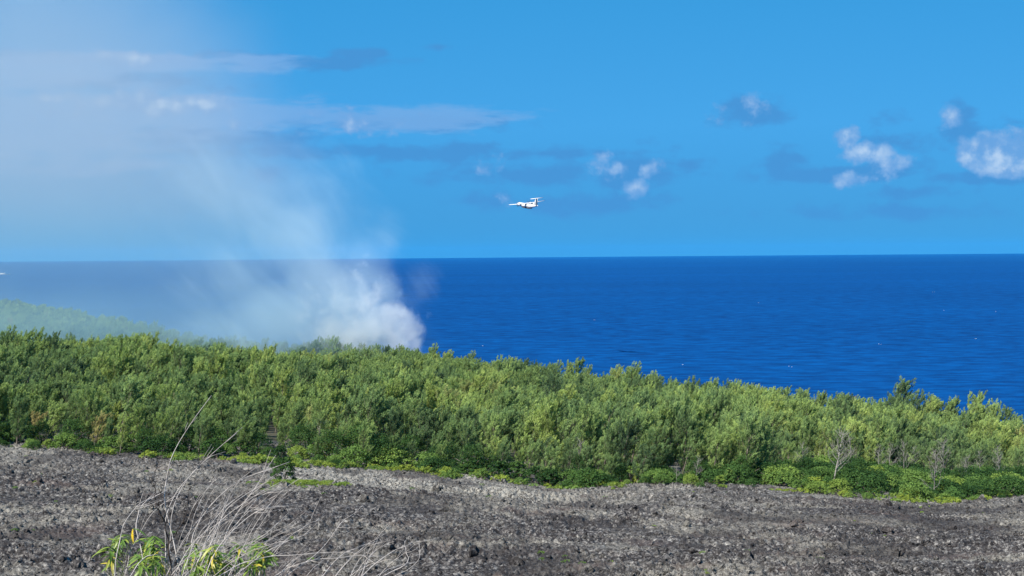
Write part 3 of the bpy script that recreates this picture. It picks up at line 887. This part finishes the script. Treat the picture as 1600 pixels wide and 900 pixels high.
# the few dark blocks one can pick out
for i, (Xp, yp, s_, lb) in enumerate([(1427, 852, .62, 'dark lava block on a rise at lower right'), (1402, 873, .5, 'dark lava block just below and left of another at lower right'),
        (678, 772, .8, 'flat dark lava block on the pale strip left of centre'), (655, 764, .5, 'small dark lava block on the pale strip'),
        (1530, 787, .5, 'dark stub of rock on the pale lava at far right'), (118, 888, .6, 'black lava block near the lower left corner'),
        (152, 725, .5, 'dark lava block on the left rise near the wood'), (92, 880, .45, 'black lava block close to the lower left corner'),
        (1180, 885, .45, 'dark lava block low in the picture right of centre'), (912, 868, .45, 'dark lava block below centre')]):
    D = 120.0
    for q in range(20):
        x, y = at_px(Xp, D); zz = gz(x, y); row = horizon_row(Xp) + (CAM_Z - zz) / D * FPX
        D = D * (row - horizon_row(Xp)) / (yp - horizon_row(Xp)) if abs(row - yp) > .5 else D
    o = link('lava_block', ROCKS[i % 6], None, (x, y, gz(x, y) + s_ * .2)); o.scale = (s_ * 1.3, s_, s_); o.rotation_euler = (i, i * 2, i)
    tag(o, lb, 'rock', 'dark blocks on the lava')

# ------------------------------------------------------------------ foreground plants (about 6 m from the viewpoint)
def near_pt(Xp, Yp, D): return cam.matrix_world @ (Vector(((Xp - 800) / FPX, (450 - Yp) / FPX, -1)) * D)
r = np.random.default_rng(5)
STEMS = [  # (root column, bend points ..., tip) in frame pixels, depth, radius mm
    ([(285, 905), (258, 780), (275, 700), (330, 618)], 6.0, 2.6), ([(258, 905), (262, 800), (300, 740), (378, 668)], 6.1, 2.4),
    ([(262, 880), (275, 780), (320, 720), (352, 706)], 6.2, 2.0), ([(330, 905), (300, 840), (360, 760), (452, 722)], 6.2, 2.6),
    ([(345, 905), (355, 830), (400, 760), (430, 712)], 6.1, 2.2), ([(300, 905), (330, 830), (390, 780), (440, 752)], 5.9, 2.4),
    ([(178, 905), (190, 830), (215, 790), (245, 775)], 5.8, 2.2), ([(232, 905), (214, 830), (222, 790), (262, 765)], 5.9, 2.6),
    ([(195, 905), (205, 860), (240, 800), (282, 770)], 6.0, 1.8), ([(318, 905), (345, 850), (400, 800), (450, 790)], 5.7, 2.6),
    ([(305, 905), (338, 830), (360, 790), (430, 745)], 5.8, 2.2), ([(330, 905), (350, 850), (402, 780), (447, 762)], 6.1, 2.2),
    ([(280, 905), (300, 860), (345, 800), (380, 770)], 6.3, 2.0), ([(270, 905), (300, 850), (352, 812), (420, 790)], 5.8, 1.8),
    ([(355, 905), (380, 860), (420, 830), (452, 800)], 5.9, 2.2), ([(360, 905), (420, 860), (470, 838), (490, 830)], 5.8, 2.0),
    ([(200, 905), (225, 872), (250, 870), (262, 905)], 5.6, 2.2), ([(335, 905), (380, 880), (440, 868), (560, 862)], 5.7, 2.6),
    ([(420, 905), (470, 880), (540, 870), (600, 868)], 6.0, 2.2), ([(440, 905), (500, 860), (535, 815), (562, 798)], 6.2, 1.8),
    ([(560, 905), (600, 870), (640, 850), (652, 846)], 6.0, 2.0), ([(590, 905), (635, 880), (634, 860), (632, 846)], 6.1, 2.0),
    ([(610, 905), (650, 880), (656, 860), (654, 846)], 6.3, 1.4), ([(500, 905), (530, 870), (560, 855), (590, 845)], 6.0, 1.8),
    ([(520, 905), (545, 875), (575, 850), (612, 828)], 6.2, 1.6), ([(400, 905), (440, 850), (480, 820), (500, 812)], 6.1, 1.8)]
def spline(pts, n=18):
    pts = [np.array(p_, float) for p_ in pts]; P = [2 * pts[0] - pts[1]] + pts + [2 * pts[-1] - pts[-2]]; outp = []
    m = len(pts) - 1
    for q in range(n):
        t = q / (n - 1) * m; i0 = min(int(t), m - 1); f = t - i0
        p0, p1, p2, p3 = P[i0:i0 + 4]
        outp.append(.5 * (2 * p1 + (p2 - p0) * f + (2 * p0 - 5 * p1 + 4 * p2 - p3) * f * f + (3 * p1 - p0 - 3 * p2 + p3) * f ** 3))
    return outp
def stem_mesh(name, pix, D, rad, mat, sides=5, dD=.0, root=True, twig=0):
    pts = spline(pix); W = []
    for q, p_ in enumerate(pts):
        W.append(np.array(near_pt(p_[0], p_[1], D + dD * q / len(pts))) + np.array([0, .012 * math.sin(q * 1.3 + D * 9), 0]))
    if root:
        g0 = W[0].copy(); g0[2] = gz(g0[0], g0[1]) - .05; W = [g0 + (W[0] - g0) * f + np.array([-.05 * (1 - f), 0, 0]) for f in (0, .35, .7)] + W
    R_ = np.linspace(rad, rad * .35, len(W)) * .001
    s_ = Soup(); V, F = tube(W, R_, sides); s_.add(V, F, 0)
    for q in range(twig):
        i0 = r.integers(len(W) // 2, len(W) - 2); d = (W[i0 + 1] - W[i0]); d /= np.linalg.norm(d)
        d = d + r.normal(0, .35, 3); L = r.uniform(.03, .12)
        V, F = tube([W[i0], W[i0] + d * L * .5, W[i0] + d * L + np.array([.01, 0, .01])], np.array([.5, .35, .2]) * rad * .001, 3); s_.add(V, F, 0)
    return s_.mesh(name, (mat,), True)
base = near_pt(320, 900, 6.0)
clump = link('dry_stem_clump', None, None, (0, 0, 0))
tag(clump, 'clump of bleached dry stems arching to the right at lower left', 'dry plant')
for pix, D, rad in STEMS: link('stem', stem_mesh('stem', pix, D, rad * 1.12, M_DRY, 5, .25, True, 3), clump)
for q in range(64):
    x0 = r.uniform(255, 380); x1_ = x0 + r.uniform(35, 130); top = r.uniform(735, 880)
    if q > 44: x0 = r.uniform(400, 590); x1_ = x0 + r.uniform(-10, 90); top = r.uniform(840, 885)
    pix = [(x0, 905), (x0 + (x1_ - x0) * .28, 905 - (905 - top) * .45), (x0 + (x1_ - x0) * .62, 905 - (905 - top) * .8), (x1_, top)]
    link('stem', stem_mesh('stem', pix, r.uniform(5.6, 6.6), r.uniform(1.0, 2.0), M_DRY, 4, r.uniform(-.2, .4), True, 2), clump)
twg = link('dark_twig_shrub', None, None, (0, 0, 0)); tag(twg, 'bare dark branching twig standing among the dry stems', 'twig')
for pix, rad in [([(268, 905), (264, 860), (258, 820), (250, 800)], 5), ([(252, 806), (244, 790), (242, 770), (243, 752)], 3), ([(256, 815), (248, 800), (250, 775), (256, 750)], 2.4),
                 ([(264, 850), (280, 825), (292, 800), (295, 780)], 3), ([(280, 826), (290, 812), (300, 805), (308, 790)], 1.8), ([(243, 760), (240, 748), (243, 735), (241, 722)], 1.6)]:
    link('branch', stem_mesh('branch', pix, 6.05, rad, M_DARKTWIG, 5, 0, pix[0][1] > 900, 3), twg)

# leafy plants: each leaf a piece of its own, sharing one folded blade
M_BLADE, b, out = mat_new('yellow_green_leaf')
oi = b.new('ShaderNodeObjectInfo')
cc = b.ramp(oi.outputs['Random'], [(0, (0.07, 0.15, .025)), (.45, (0.16, .26, .04)), (.86, (.27, .34, .06)), (.965, (.50, .42, .05)), (1, (.55, .40, .05))])
d = b.new('ShaderNodeBsdfPrincipled'); b.l.new(cc, d.inputs['Base Color']); d.inputs['Roughness'].default_value = .45
t = b.new('ShaderNodeBsdfTranslucent'); b.l.new(cc, t.inputs[0])
mx = b.new('ShaderNodeMixShader'); mx.inputs[0].default_value = .35
b.l.new(d.outputs[0], mx.inputs[1]); b.l.new(t.outputs[0], mx.inputs[2]); b.l.new(mx.outputs[0], out.inputs[0])
M_GSTEM = plain('green_stem', (.12, .15, .05), .6, .1, 20, .3)
def blade(droop):
    V = []; F = []
    n = 7
    for q in range(n):
        t_ = q / (n - 1); wd = .10 * math.sin(PI * min(1, t_ * .93 + .07)) ** .8
        y_ = t_; z_ = -droop * t_ * t_
        V += [(-wd, y_, z_ + .035), (0, y_, z_), (wd, y_, z_ + .035)]
    for q in range(n - 1):
        for s_ in (0, 1): a = q * 3 + s_; F.append((a, a + 1, a + 4, a + 3))
    return mesh_np('leaf', V, F, True, (M_BLADE,))
BL = [blade(.25), blade(.6), blade(1.0)]
for k_, (cx, cy, nn, spread, lb) in enumerate([(212, 860, 20, 44, 'leafy yellow green plant at the left foot of the dry stems'),
                                               (335, 872, 15, 40, 'leafy plant half hidden behind the middle of the dry stems'),
                                               (402, 858, 10, 18, 'leafy sprig with a yellow leaf right of the dry stems')]):
    root = link('leafy_plant', None, None, (0, 0, 0)); tag(root, lb, 'plant', 'leafy plants among the dry stems')
    for q in range(nn):
        X0 = cx + r.uniform(-spread, spread); Y0 = cy + r.uniform(-24, 22); D = 5.9 + r.uniform(-.15, .35)
        link('stalk', stem_mesh('stalk', [(cx + (X0 - cx) * .3, 930), (X0 - 4, (Y0 + 930) / 2), (X0, Y0 + 8), (X0, Y0)], D, 2.0, M_GSTEM, 5, 0, True), root)
        P0 = near_pt(X0, Y0, D)
        nl = r.integers(10, 15)
        for j in range(nl):
            o = link('leaf', BL[r.integers(0, 3)], root)
            o.location = P0 + Vector((0, 0, -.016 * (j // 4)))
            L = r.uniform(.038, .068)
            o.scale = (L, L, L)
            o.rotation_euler = Euler((r.uniform(-.5, .6), r.uniform(-.4, .4), j * 2.4 + r.uniform(-.5, .5)), 'XYZ')
# the yellow drooping leaf that stands clear on the left
root = link('leafy_plant', None, None, (0, 0, 0)); tag(root, 'thin stalk with one drooping yellow leaf left of the dark twig', 'plant', 'leafy plants among the dry stems')
link('stalk', stem_mesh('stalk', [(190, 905), (196, 870), (203, 845), (208, 827)], 5.95, 1.8, M_GSTEM, 5, 0, True), root)
M_YEL = plain('yellow_leaf', (.65, .45, .03), .5, 0, 20, .2)
for (rot, s_, yl) in [((-1.1, 0, 2.8), .055, 1), ((-.1, .2, -1.2), .07, 0), ((.1, 0, -1.9), .06, 0)]:
    o = link('leaf', BL[1], root); o.location = near_pt(208, 827, 5.95); o.scale = (s_,) * 3; o.rotation_euler = rot
    if yl:
        o.data = BL[1].copy(); o.data.materials[0] = M_YEL; o['label'] = 'yellow drooping leaf'

# ------------------------------------------------------------------ aircraft
M_WHITE = plain('white_paint', (.66, .645, .62), .35, 0, 3, .04, .5)
M_GREY = plain('dark_metal', (.09, .085, .09), .5, 0, 3, .2, .5)
M_RED = plain('red_paint', (.45, .05, .03), .4, 0, 3, .05, .5)
air = link('aircraft', None, None, (0, 0, 0))
tag(air, 'white high-wing twin propeller aircraft with T-tail flying left of centre sky, banking', 'aircraft')
air['label'] = 'white high-wing twin-propeller aircraft with a T-tail flying above the sea'
def loft(name, secs, mat, parent, sides=20, smooth=True):
    """secs: (y, z, half width, half height)"""
    V = []; F = []
    for (y_, z_, hw, hh) in secs:
        for q in range(sides):
            a = 2 * PI * q / sides; V.append((hw * math.cos(a), y_, z_ + hh * math.sin(a)))
    for i in range(len(secs) - 1):
        for q in range(sides):
            a = i * sides + q; c_ = i * sides + (q + 1) % sides; F.append((a, c_, c_ + sides, a + sides))
    return link(name, mesh_np(name, V, F, smooth, (mat,)), parent)
def foil(name, roots, mat, parent, vertical=False):
    """roots: (span position, leading edge y, chord, height, thickness)"""
    prof = [(0, 0), (.08, .5), (.3, 1), (.65, .6), (1, .03), (.65, -.35), (.3, -.5), (.08, -.35)]
    V = []; F = []
    for (sp, ly, ch, z_, th) in roots:
        for (c_, t_) in prof:
            V.append((t_ * th * .5, ly - c_ * ch, sp) if vertical else (sp, ly - c_ * ch, z_ + t_ * th * .5))
    n = len(prof)
    for i in range(len(roots) - 1):
        for q in range(n): a = i * n + q; c_ = i * n + (q + 1) % n; F.append((a, c_, c_ + n, a + n))
    me = mesh_np(name, V, F, False, (mat,))
    import bmesh
    bm = bmesh.new(); bm.from_mesh(me)
    bmesh.ops.contextual_create(bm, geom=bm.verts[:n]); bm.verts.ensure_lookup_table()
    bm.faces.new([bm.verts[q] for q in range(len(V) - n, len(V))]) ; bmesh.ops.recalc_face_normals(bm, faces=bm.faces)
    bm.to_mesh(me); bm.free()
    return link(name, me, parent)
loft('fuselage', [(16.2, -.5, .05, .05), (15.8, -.45, .5, .45), (14.8, -.25, .95, .95), (13.3, 0, 1.3, 1.3), (11.5, 0, 1.38, 1.38), (-5, 0, 1.38, 1.38), (-9, .25, 1.15, 1.1),
                  (-13, .7, .65, .65), (-16, 1.05, .22, .3), (-16.6, 1.1, .02, .02)], M_WHITE, air)
loft('belly_tank', [(9, -1.2, .05, .05), (8, -1.45, .9, .55), (5, -1.55, 1.25, .75), (-3, -1.55, 1.25, .75), (-6, -1.4, .8, .5), (-7.5, -1.1, .05, .05)], M_GREY, air)
foil('wing', [(-14.2, 1.3, 1.9, 1.95, .3), (-4.6, 1.9, 3.1, 1.55, .5), (0, 1.9, 3.2, 1.55, .6), (4.6, 1.9, 3.1, 1.55, .5), (14.2, 1.3, 1.9, 1.95, .3)], M_WHITE, air)
foil('tail_fin', [(.9, -9.6, 5.8, 0, .4), (6.2, -13.4, 3.2, 0, .3)], M_WHITE, air, True)
foil('tailplane', [(-4.9, -14.2, 1.7, 6.25, .3), (0, -13.4, 2.6, 6.2, .4), (4.9, -14.2, 1.7, 6.25, .3)], M_WHITE, air)
for s_ in (-1, 1):
    nc = loft('engine_nacelle', [(5.2, .95, .25, .3), (4.6, .95, .55, .6), (2, .85, .65, .85), (-2, .75, .6, .9), (-4.6, .8, .35, .5), (-5.4, .85, .08, .1)], M_WHITE, air, 14)
    nc.location = (s_ * 4.6, 0, 0)
    lp = loft('propeller_hub', [(6.0, .95, .03, .03), (5.7, .95, .2, .2), (5.2, .95, .27, .27)], M_GREY, air, 10); lp.location = (s_ * 4.6, 0, 0)
    for q in range(6):
        bl = link('propeller_blade', mesh_np('propeller_blade', [(-.12, 5.45, 0), (.12, 5.5, 0), (-.2, 5.38, 1.2), (.2, 5.52, 1.2), (-.12, 5.43, 2.05), (.12, 5.48, 2.05),
                  (-.12, 5.41, 0), (.12, 5.46, 0), (-.2, 5.34, 1.2), (.2, 5.48, 1.2), (-.12, 5.4, 2.05), (.12, 5.45, 2.05)],
                  [(0, 1, 3, 2), (2, 3, 5, 4), (7, 6, 8, 9), (9, 8, 10, 11), (0, 2, 8, 6), (2, 4, 10, 8), (1, 7, 9, 3), (3, 9, 11, 5), (4, 5, 11, 10)], False, (M_GREY,)), lp)
        bl.location = (0, 0, .95); bl.rotation_euler = (0, q * PI / 3 + .2, 0)
    for side in range(6):
        wn = link('cabin_window', mesh_np('cabin_window', [(s_ * 1.36, 10 - side * 2.6, .25), (s_ * 1.36, 9.6 - side * 2.6, .25), (s_ * 1.30, 9.6 - side * 2.6, .65), (s_ * 1.30, 10 - side * 2.6, .65),
                   (s_ * 1.40, 10 - side * 2.6, .25), (s_ * 1.40, 9.6 - side * 2.6, .25), (s_ * 1.34, 9.6 - side * 2.6, .65), (s_ * 1.34, 10 - side * 2.6, .65)],
                   [(4, 5, 6, 7), (0, 3, 2, 1), (0, 1, 5, 4), (1, 2, 6, 5), (2, 3, 7, 6), (3, 0, 4, 7)], False, (M_GREY,)), air)
air.location = near_pt(822, 320, 1010)
HEAD = math.radians(27)      # nose to the left and away
air.rotation_mode = 'XYZ'
air.matrix_world = (Matrix.Translation(near_pt(824, 321, 1010)) @ Matrix.Rotation(HEAD, 4, 'Z') @ Matrix.Rotation(math.radians(6.5), 4, 'X')
                    @ Matrix.Rotation(math.radians(-6.5), 4, 'Y'))

# ------------------------------------------------------------------ vessel far out, foam specks
def sea_pt(Xp, Yp):
    o_ = cam.matrix_world.translation; d_ = near_pt(Xp, Yp, 1.0) - o_
    t_ = -o_.z / d_.z
    return o_ + d_ * t_
M_FOAM = plain('foam', (.75, .78, .8), .6, 0, .3, .1)
pt = sea_pt(7, 429)
boat = link('ship', None, None, pt); tag(boat, 'low pale ship far out on the sea at the left edge', 'ship'); boat.rotation_euler = (0, 0, .1)
hull = [(-27, -4, 3), (-27, 4, 3), (20, 4.5, 3), (30, 0, 4), (20, -4.5, 3), (-25, -3, -.5), (-25, 3, -.5), (19, 3.5, -.5), (26, 0, -.5), (19, -3.5, -.5)]
link('hull', mesh_np('hull', hull, [(0, 1, 6, 5), (1, 2, 7, 6), (2, 3, 8, 7), (3, 4, 9, 8), (4, 0, 5, 9)], False, (M_WHITE,)), boat)
def box(name, c_, h_, mat, parent):
    V = [(c_[0] + sx_ * h_[0], c_[1] + sy_ * h_[1], c_[2] + sz_ * h_[2]) for sx_ in (-1, 1) for sy_ in (-1, 1) for sz_ in (-1, 1)]
    return link(name, mesh_np(name, V, [(0, 1, 3, 2), (4, 6, 7, 5), (0, 4, 5, 1), (2, 3, 7, 6), (0, 2, 6, 4), (1, 5, 7, 3)], False, (mat,)), parent)
box('deck', (-3, 0, 3.05), (22, 3.8, .1), M_GREY, boat); box('deckhouse', (-8, 0, 5.2), (12, 3.2, 2.0), M_WHITE, boat); box('bridge', (0, 0, 8.2), (3, 2.8, .95), M_WHITE, boat)
r = np.random.default_rng(9)
FV = []; FF = []
specks = [(1458, 456), (1376, 538), (1526, 529), (1474, 485), (1557, 487), (1186, 473), (744, 552), (741, 551), (754, 540), (1142, 594), (1235, 573), (1066, 570), (930, 500), (36, 429), (75, 428)]
for (Xp, Yp) in specks:
    pt = sea_pt(Xp, Yp); Dd = pt.y
    for q in range(2):
        cx_, cy_ = pt.x + r.normal(0, Dd * .0006), pt.y + r.normal(0, Dd * .002); L = Dd * .0003 * r.uniform(.5, 1.4); W_ = Dd * .0005 * r.uniform(.4, 1)
        b0 = len(FV); FV += [(cx_ - L, cy_ - W_ * .3, .02), (cx_, cy_ - W_, .05), (cx_ + L, cy_, .02), (cx_ + L * .2, cy_ + W_, .02), (cx_, cy_, .2)]
        FF += [(b0, b0 + 1, b0 + 4), (b0 + 1, b0 + 2, b0 + 4), (b0 + 2, b0 + 3, b0 + 4), (b0 + 3, b0, b0 + 4)]
tag(link('whitecaps', mesh_np('whitecaps', FV, FF, False, (M_FOAM,))), 'scattered small whitecaps on the open sea', None, None, 'stuff')

push_tint()

# ------------------------------------------------------------------ smoke
FX, FY = -57.0, 780.0                                          # the fire, hidden behind the treetops
def box_mesh(name, lo, hi, mat):
    V = [(x_, y_, z_) for x_ in (lo[0], hi[0]) for y_ in (lo[1], hi[1]) for z_ in (lo[2], hi[2])]
    return mesh_np(name, V, [(0, 1, 3, 2), (4, 6, 7, 5), (0, 4, 5, 1), (2, 3, 7, 6), (0, 2, 6, 4), (1, 5, 7, 3)], False, (mat,))
def smoke_local(Xp, Yp):                                        # metres from the fire in the plume's plane
    p_ = near_pt(Xp, Yp, FY); return p_.x - FX, p_.z
M_SMOKE, b, out = mat_new('thick_smoke')
t_ = b.new('ShaderNodeTexCoord'); pos = t_.outputs['Object']
px_, py_, pz_ = b.sep(pos)
wob = b.new('ShaderNodeTexNoise'); b.put(wob.inputs['Vector'], pos); wob.inputs['Scale'].default_value = .05; wob.inputs['Detail'].default_value = 2
wv = b.new('ShaderNodeVectorMath', operation='MULTIPLY_ADD'); b.l.new(wob.outputs[1], wv.inputs[0]); wv.inputs[1].default_value = (16, 16, 16); wv.inputs[2].default_value = (-8, -8, -8)
pw = b.vadd(pos, wv.outputs[0])
wx_, wy_, wz_ = b.sep(pw)
def sblobs(lst, depth_k=1.0):
    o_ = None
    for (X0, Y0, rpx, rpy, wgt) in lst:
        lx, lz = smoke_local(X0, Y0); sxm = rpx / FPX * FY; szm = rpy / FPX * FY
        u_ = b.mul(b.sub(wx_, lx), 1 / sxm); v_ = b.mul(b.sub(wz_, lz), 1 / szm); q_ = b.mul(wy_, 1 / (max(sxm, szm) * depth_k))
        d_ = b.m('SQRT', b.add(b.add(b.mul(u_, u_), b.mul(v_, v_)), b.mul(q_, q_)))
        g_ = b.mul(b.sub(1.0, d_), wgt); o_ = g_ if o_ is None else b.mx(o_, g_)
    return o_
billow = b.noise(pos, .075, 5, .6, .3)
along = b.mul(b.sub(pz_, px_), .32); across = b.mul(b.add(pz_, px_), .74)        # torn along the drift, up and to the left
wisp = b.noise(b.comb(along, b.mul(py_, .6), across), .040, 6, .66, .7)
fine = b.noise(pos, .16, 4, .6, .2)
core = sblobs([(634, 514, 28, 34, 1.0), (613, 497, 32, 27, 1.0), (592, 522, 62, 42, .9), (642, 543, 22, 32, 1.0), (550, 530, 85, 45, .62), (545, 480, 60, 45, .25)])
core = b.add(core, b.add(b.mul(b.sub(billow, .5), 1.35), b.mul(b.sub(fine, .5), .95)))
core = b.ss(core, 0.0, .60, 0, .075)
mid = sblobs([(530, 465, 110, 105, 1.25), (560, 500, 90, 60, 1.2), (560, 420, 72, 80, .62), (440, 500, 150, 85, .9), (360, 515, 120, 60, .6), (450, 372, 130, 90, .52), (565, 400, 45, 60, .5), (588, 465, 48, 75, .95),
              (600, 392, 30, 58, .5), (655, 450, 34, 36, .42), (400, 300, 130, 80, .38), (360, 440, 120, 90, .5)])
mid = b.ss(b.add(mid, b.mul(b.sub(wisp, .5), 1.6)), -.10, 1.0, 0, .0215)
dens = b.add(core, mid)
pv = b.new('ShaderNodeVolumePrincipled')
b.put(pv.inputs['Color'], b.mix(b.ss(dens, .008, .045), (.70, .875, .945), (.99, .985, .975)))
pv.inputs['Anisotropy'].default_value = -0.25
b.l.new(dens, pv.inputs['Density'])
b.l.new(pv.outputs[0], out.inputs['Volume'])
M_SMOKE.cycles.volume_step_rate = 0.32
lo = smoke_local(200, 590); hi = smoke_local(705, 210)
o = link('smoke_plume', box_mesh('smoke_plume', (lo[0], -48, 10), (hi[0], 48, hi[1]), M_SMOKE), None, (FX, FY, 0))
tag(o, 'thick white smoke rising from a fire behind the trees and drifting left', None, None, 'stuff')

M_VEIL, b, out = mat_new('thin_smoke')
t_ = b.new('ShaderNodeTexCoord'); pos = t_.outputs['Object']
px_, py_, pz_ = b.sep(pos)
n_ = b.noise(b.vmul(pos, (1, 1, 1.3)), .010, 3, .55, .5)
# right-hand edge leans to the left with height
ex0, ez0 = smoke_local(640, 470); ex1, ez1 = smoke_local(395, 0)
sl = (ex1 - ex0) / (ez1 - ez0)
edge_ = b.sub(px_, b.add(ex0 - sl * ez0, b.mul(pz_, sl)))
edge_ = b.add(edge_, b.mul(b.sub(n_, .5), 120))
m_e = b.ss(edge_, 8.0, -105.0)
yk = b.sub(1.0, b.mul(b.m('ABSOLUTE', py_), 1 / 150.0))
m_y = b.ss(yk, 0, .6)
m_z = b.mul(b.mul(b.ss(pz_, 280, 100, .50, 1.0), b.ss(pz_, 330, 290)), b.ss(pz_, 55, 125, .62, 1.25))
m_l = b.mul(b.ss(px_, -900, -500), b.ss(pz_, 4.5, 22))
dn = b.mul(b.mul(m_e, m_y), b.mul(m_z, m_l))
dn = b.mul(dn, b.ss(pz_, 66, 40, 1.0, 1.7))
dn = b.mul(dn, b.lin(n_, .3, .7, .0021, .0044))
pv = b.new('ShaderNodeVolumePrincipled'); b.put(pv.inputs['Color'], b.mix(b.ss(pz_, 60, 125), (.50, .79, .89), (.65, .715, .745)))  # haze tint put into the smoke colour by height: bluer low, greyer above
pv.inputs['Anisotropy'].default_value = -0.15
b.l.new(dn, pv.inputs['Density']); b.l.new(pv.outputs[0], out.inputs['Volume'])
M_VEIL.cycles.volume_step_rate = 1.0
o = link('smoke_veil', box_mesh('smoke_veil', (-900, -150, 4), (40, 150, 330), M_VEIL), None, (FX, FY + 20, 0))
tag(o, 'thin smoke spreading left over the sea, the coast and the sky', None, None, 'stuff')

# ------------------------------------------------------------------ air
M_HAZE, b, out = mat_new('sea_air')
pv = b.new('ShaderNodeVolumePrincipled'); pv.inputs['Color'].default_value = (.04, .50, 1.0, 1); pv.inputs['Density'].default_value = 0.85e-5
b.l.new(pv.outputs[0], out.inputs['Volume'])
o = link('haze', box_mesh('haze', (-46000, -46000, -12), (46000, 46000, 345), M_HAZE))
tag(o, 'faint sea haze in the air towards the horizon', None, None, 'stuff')
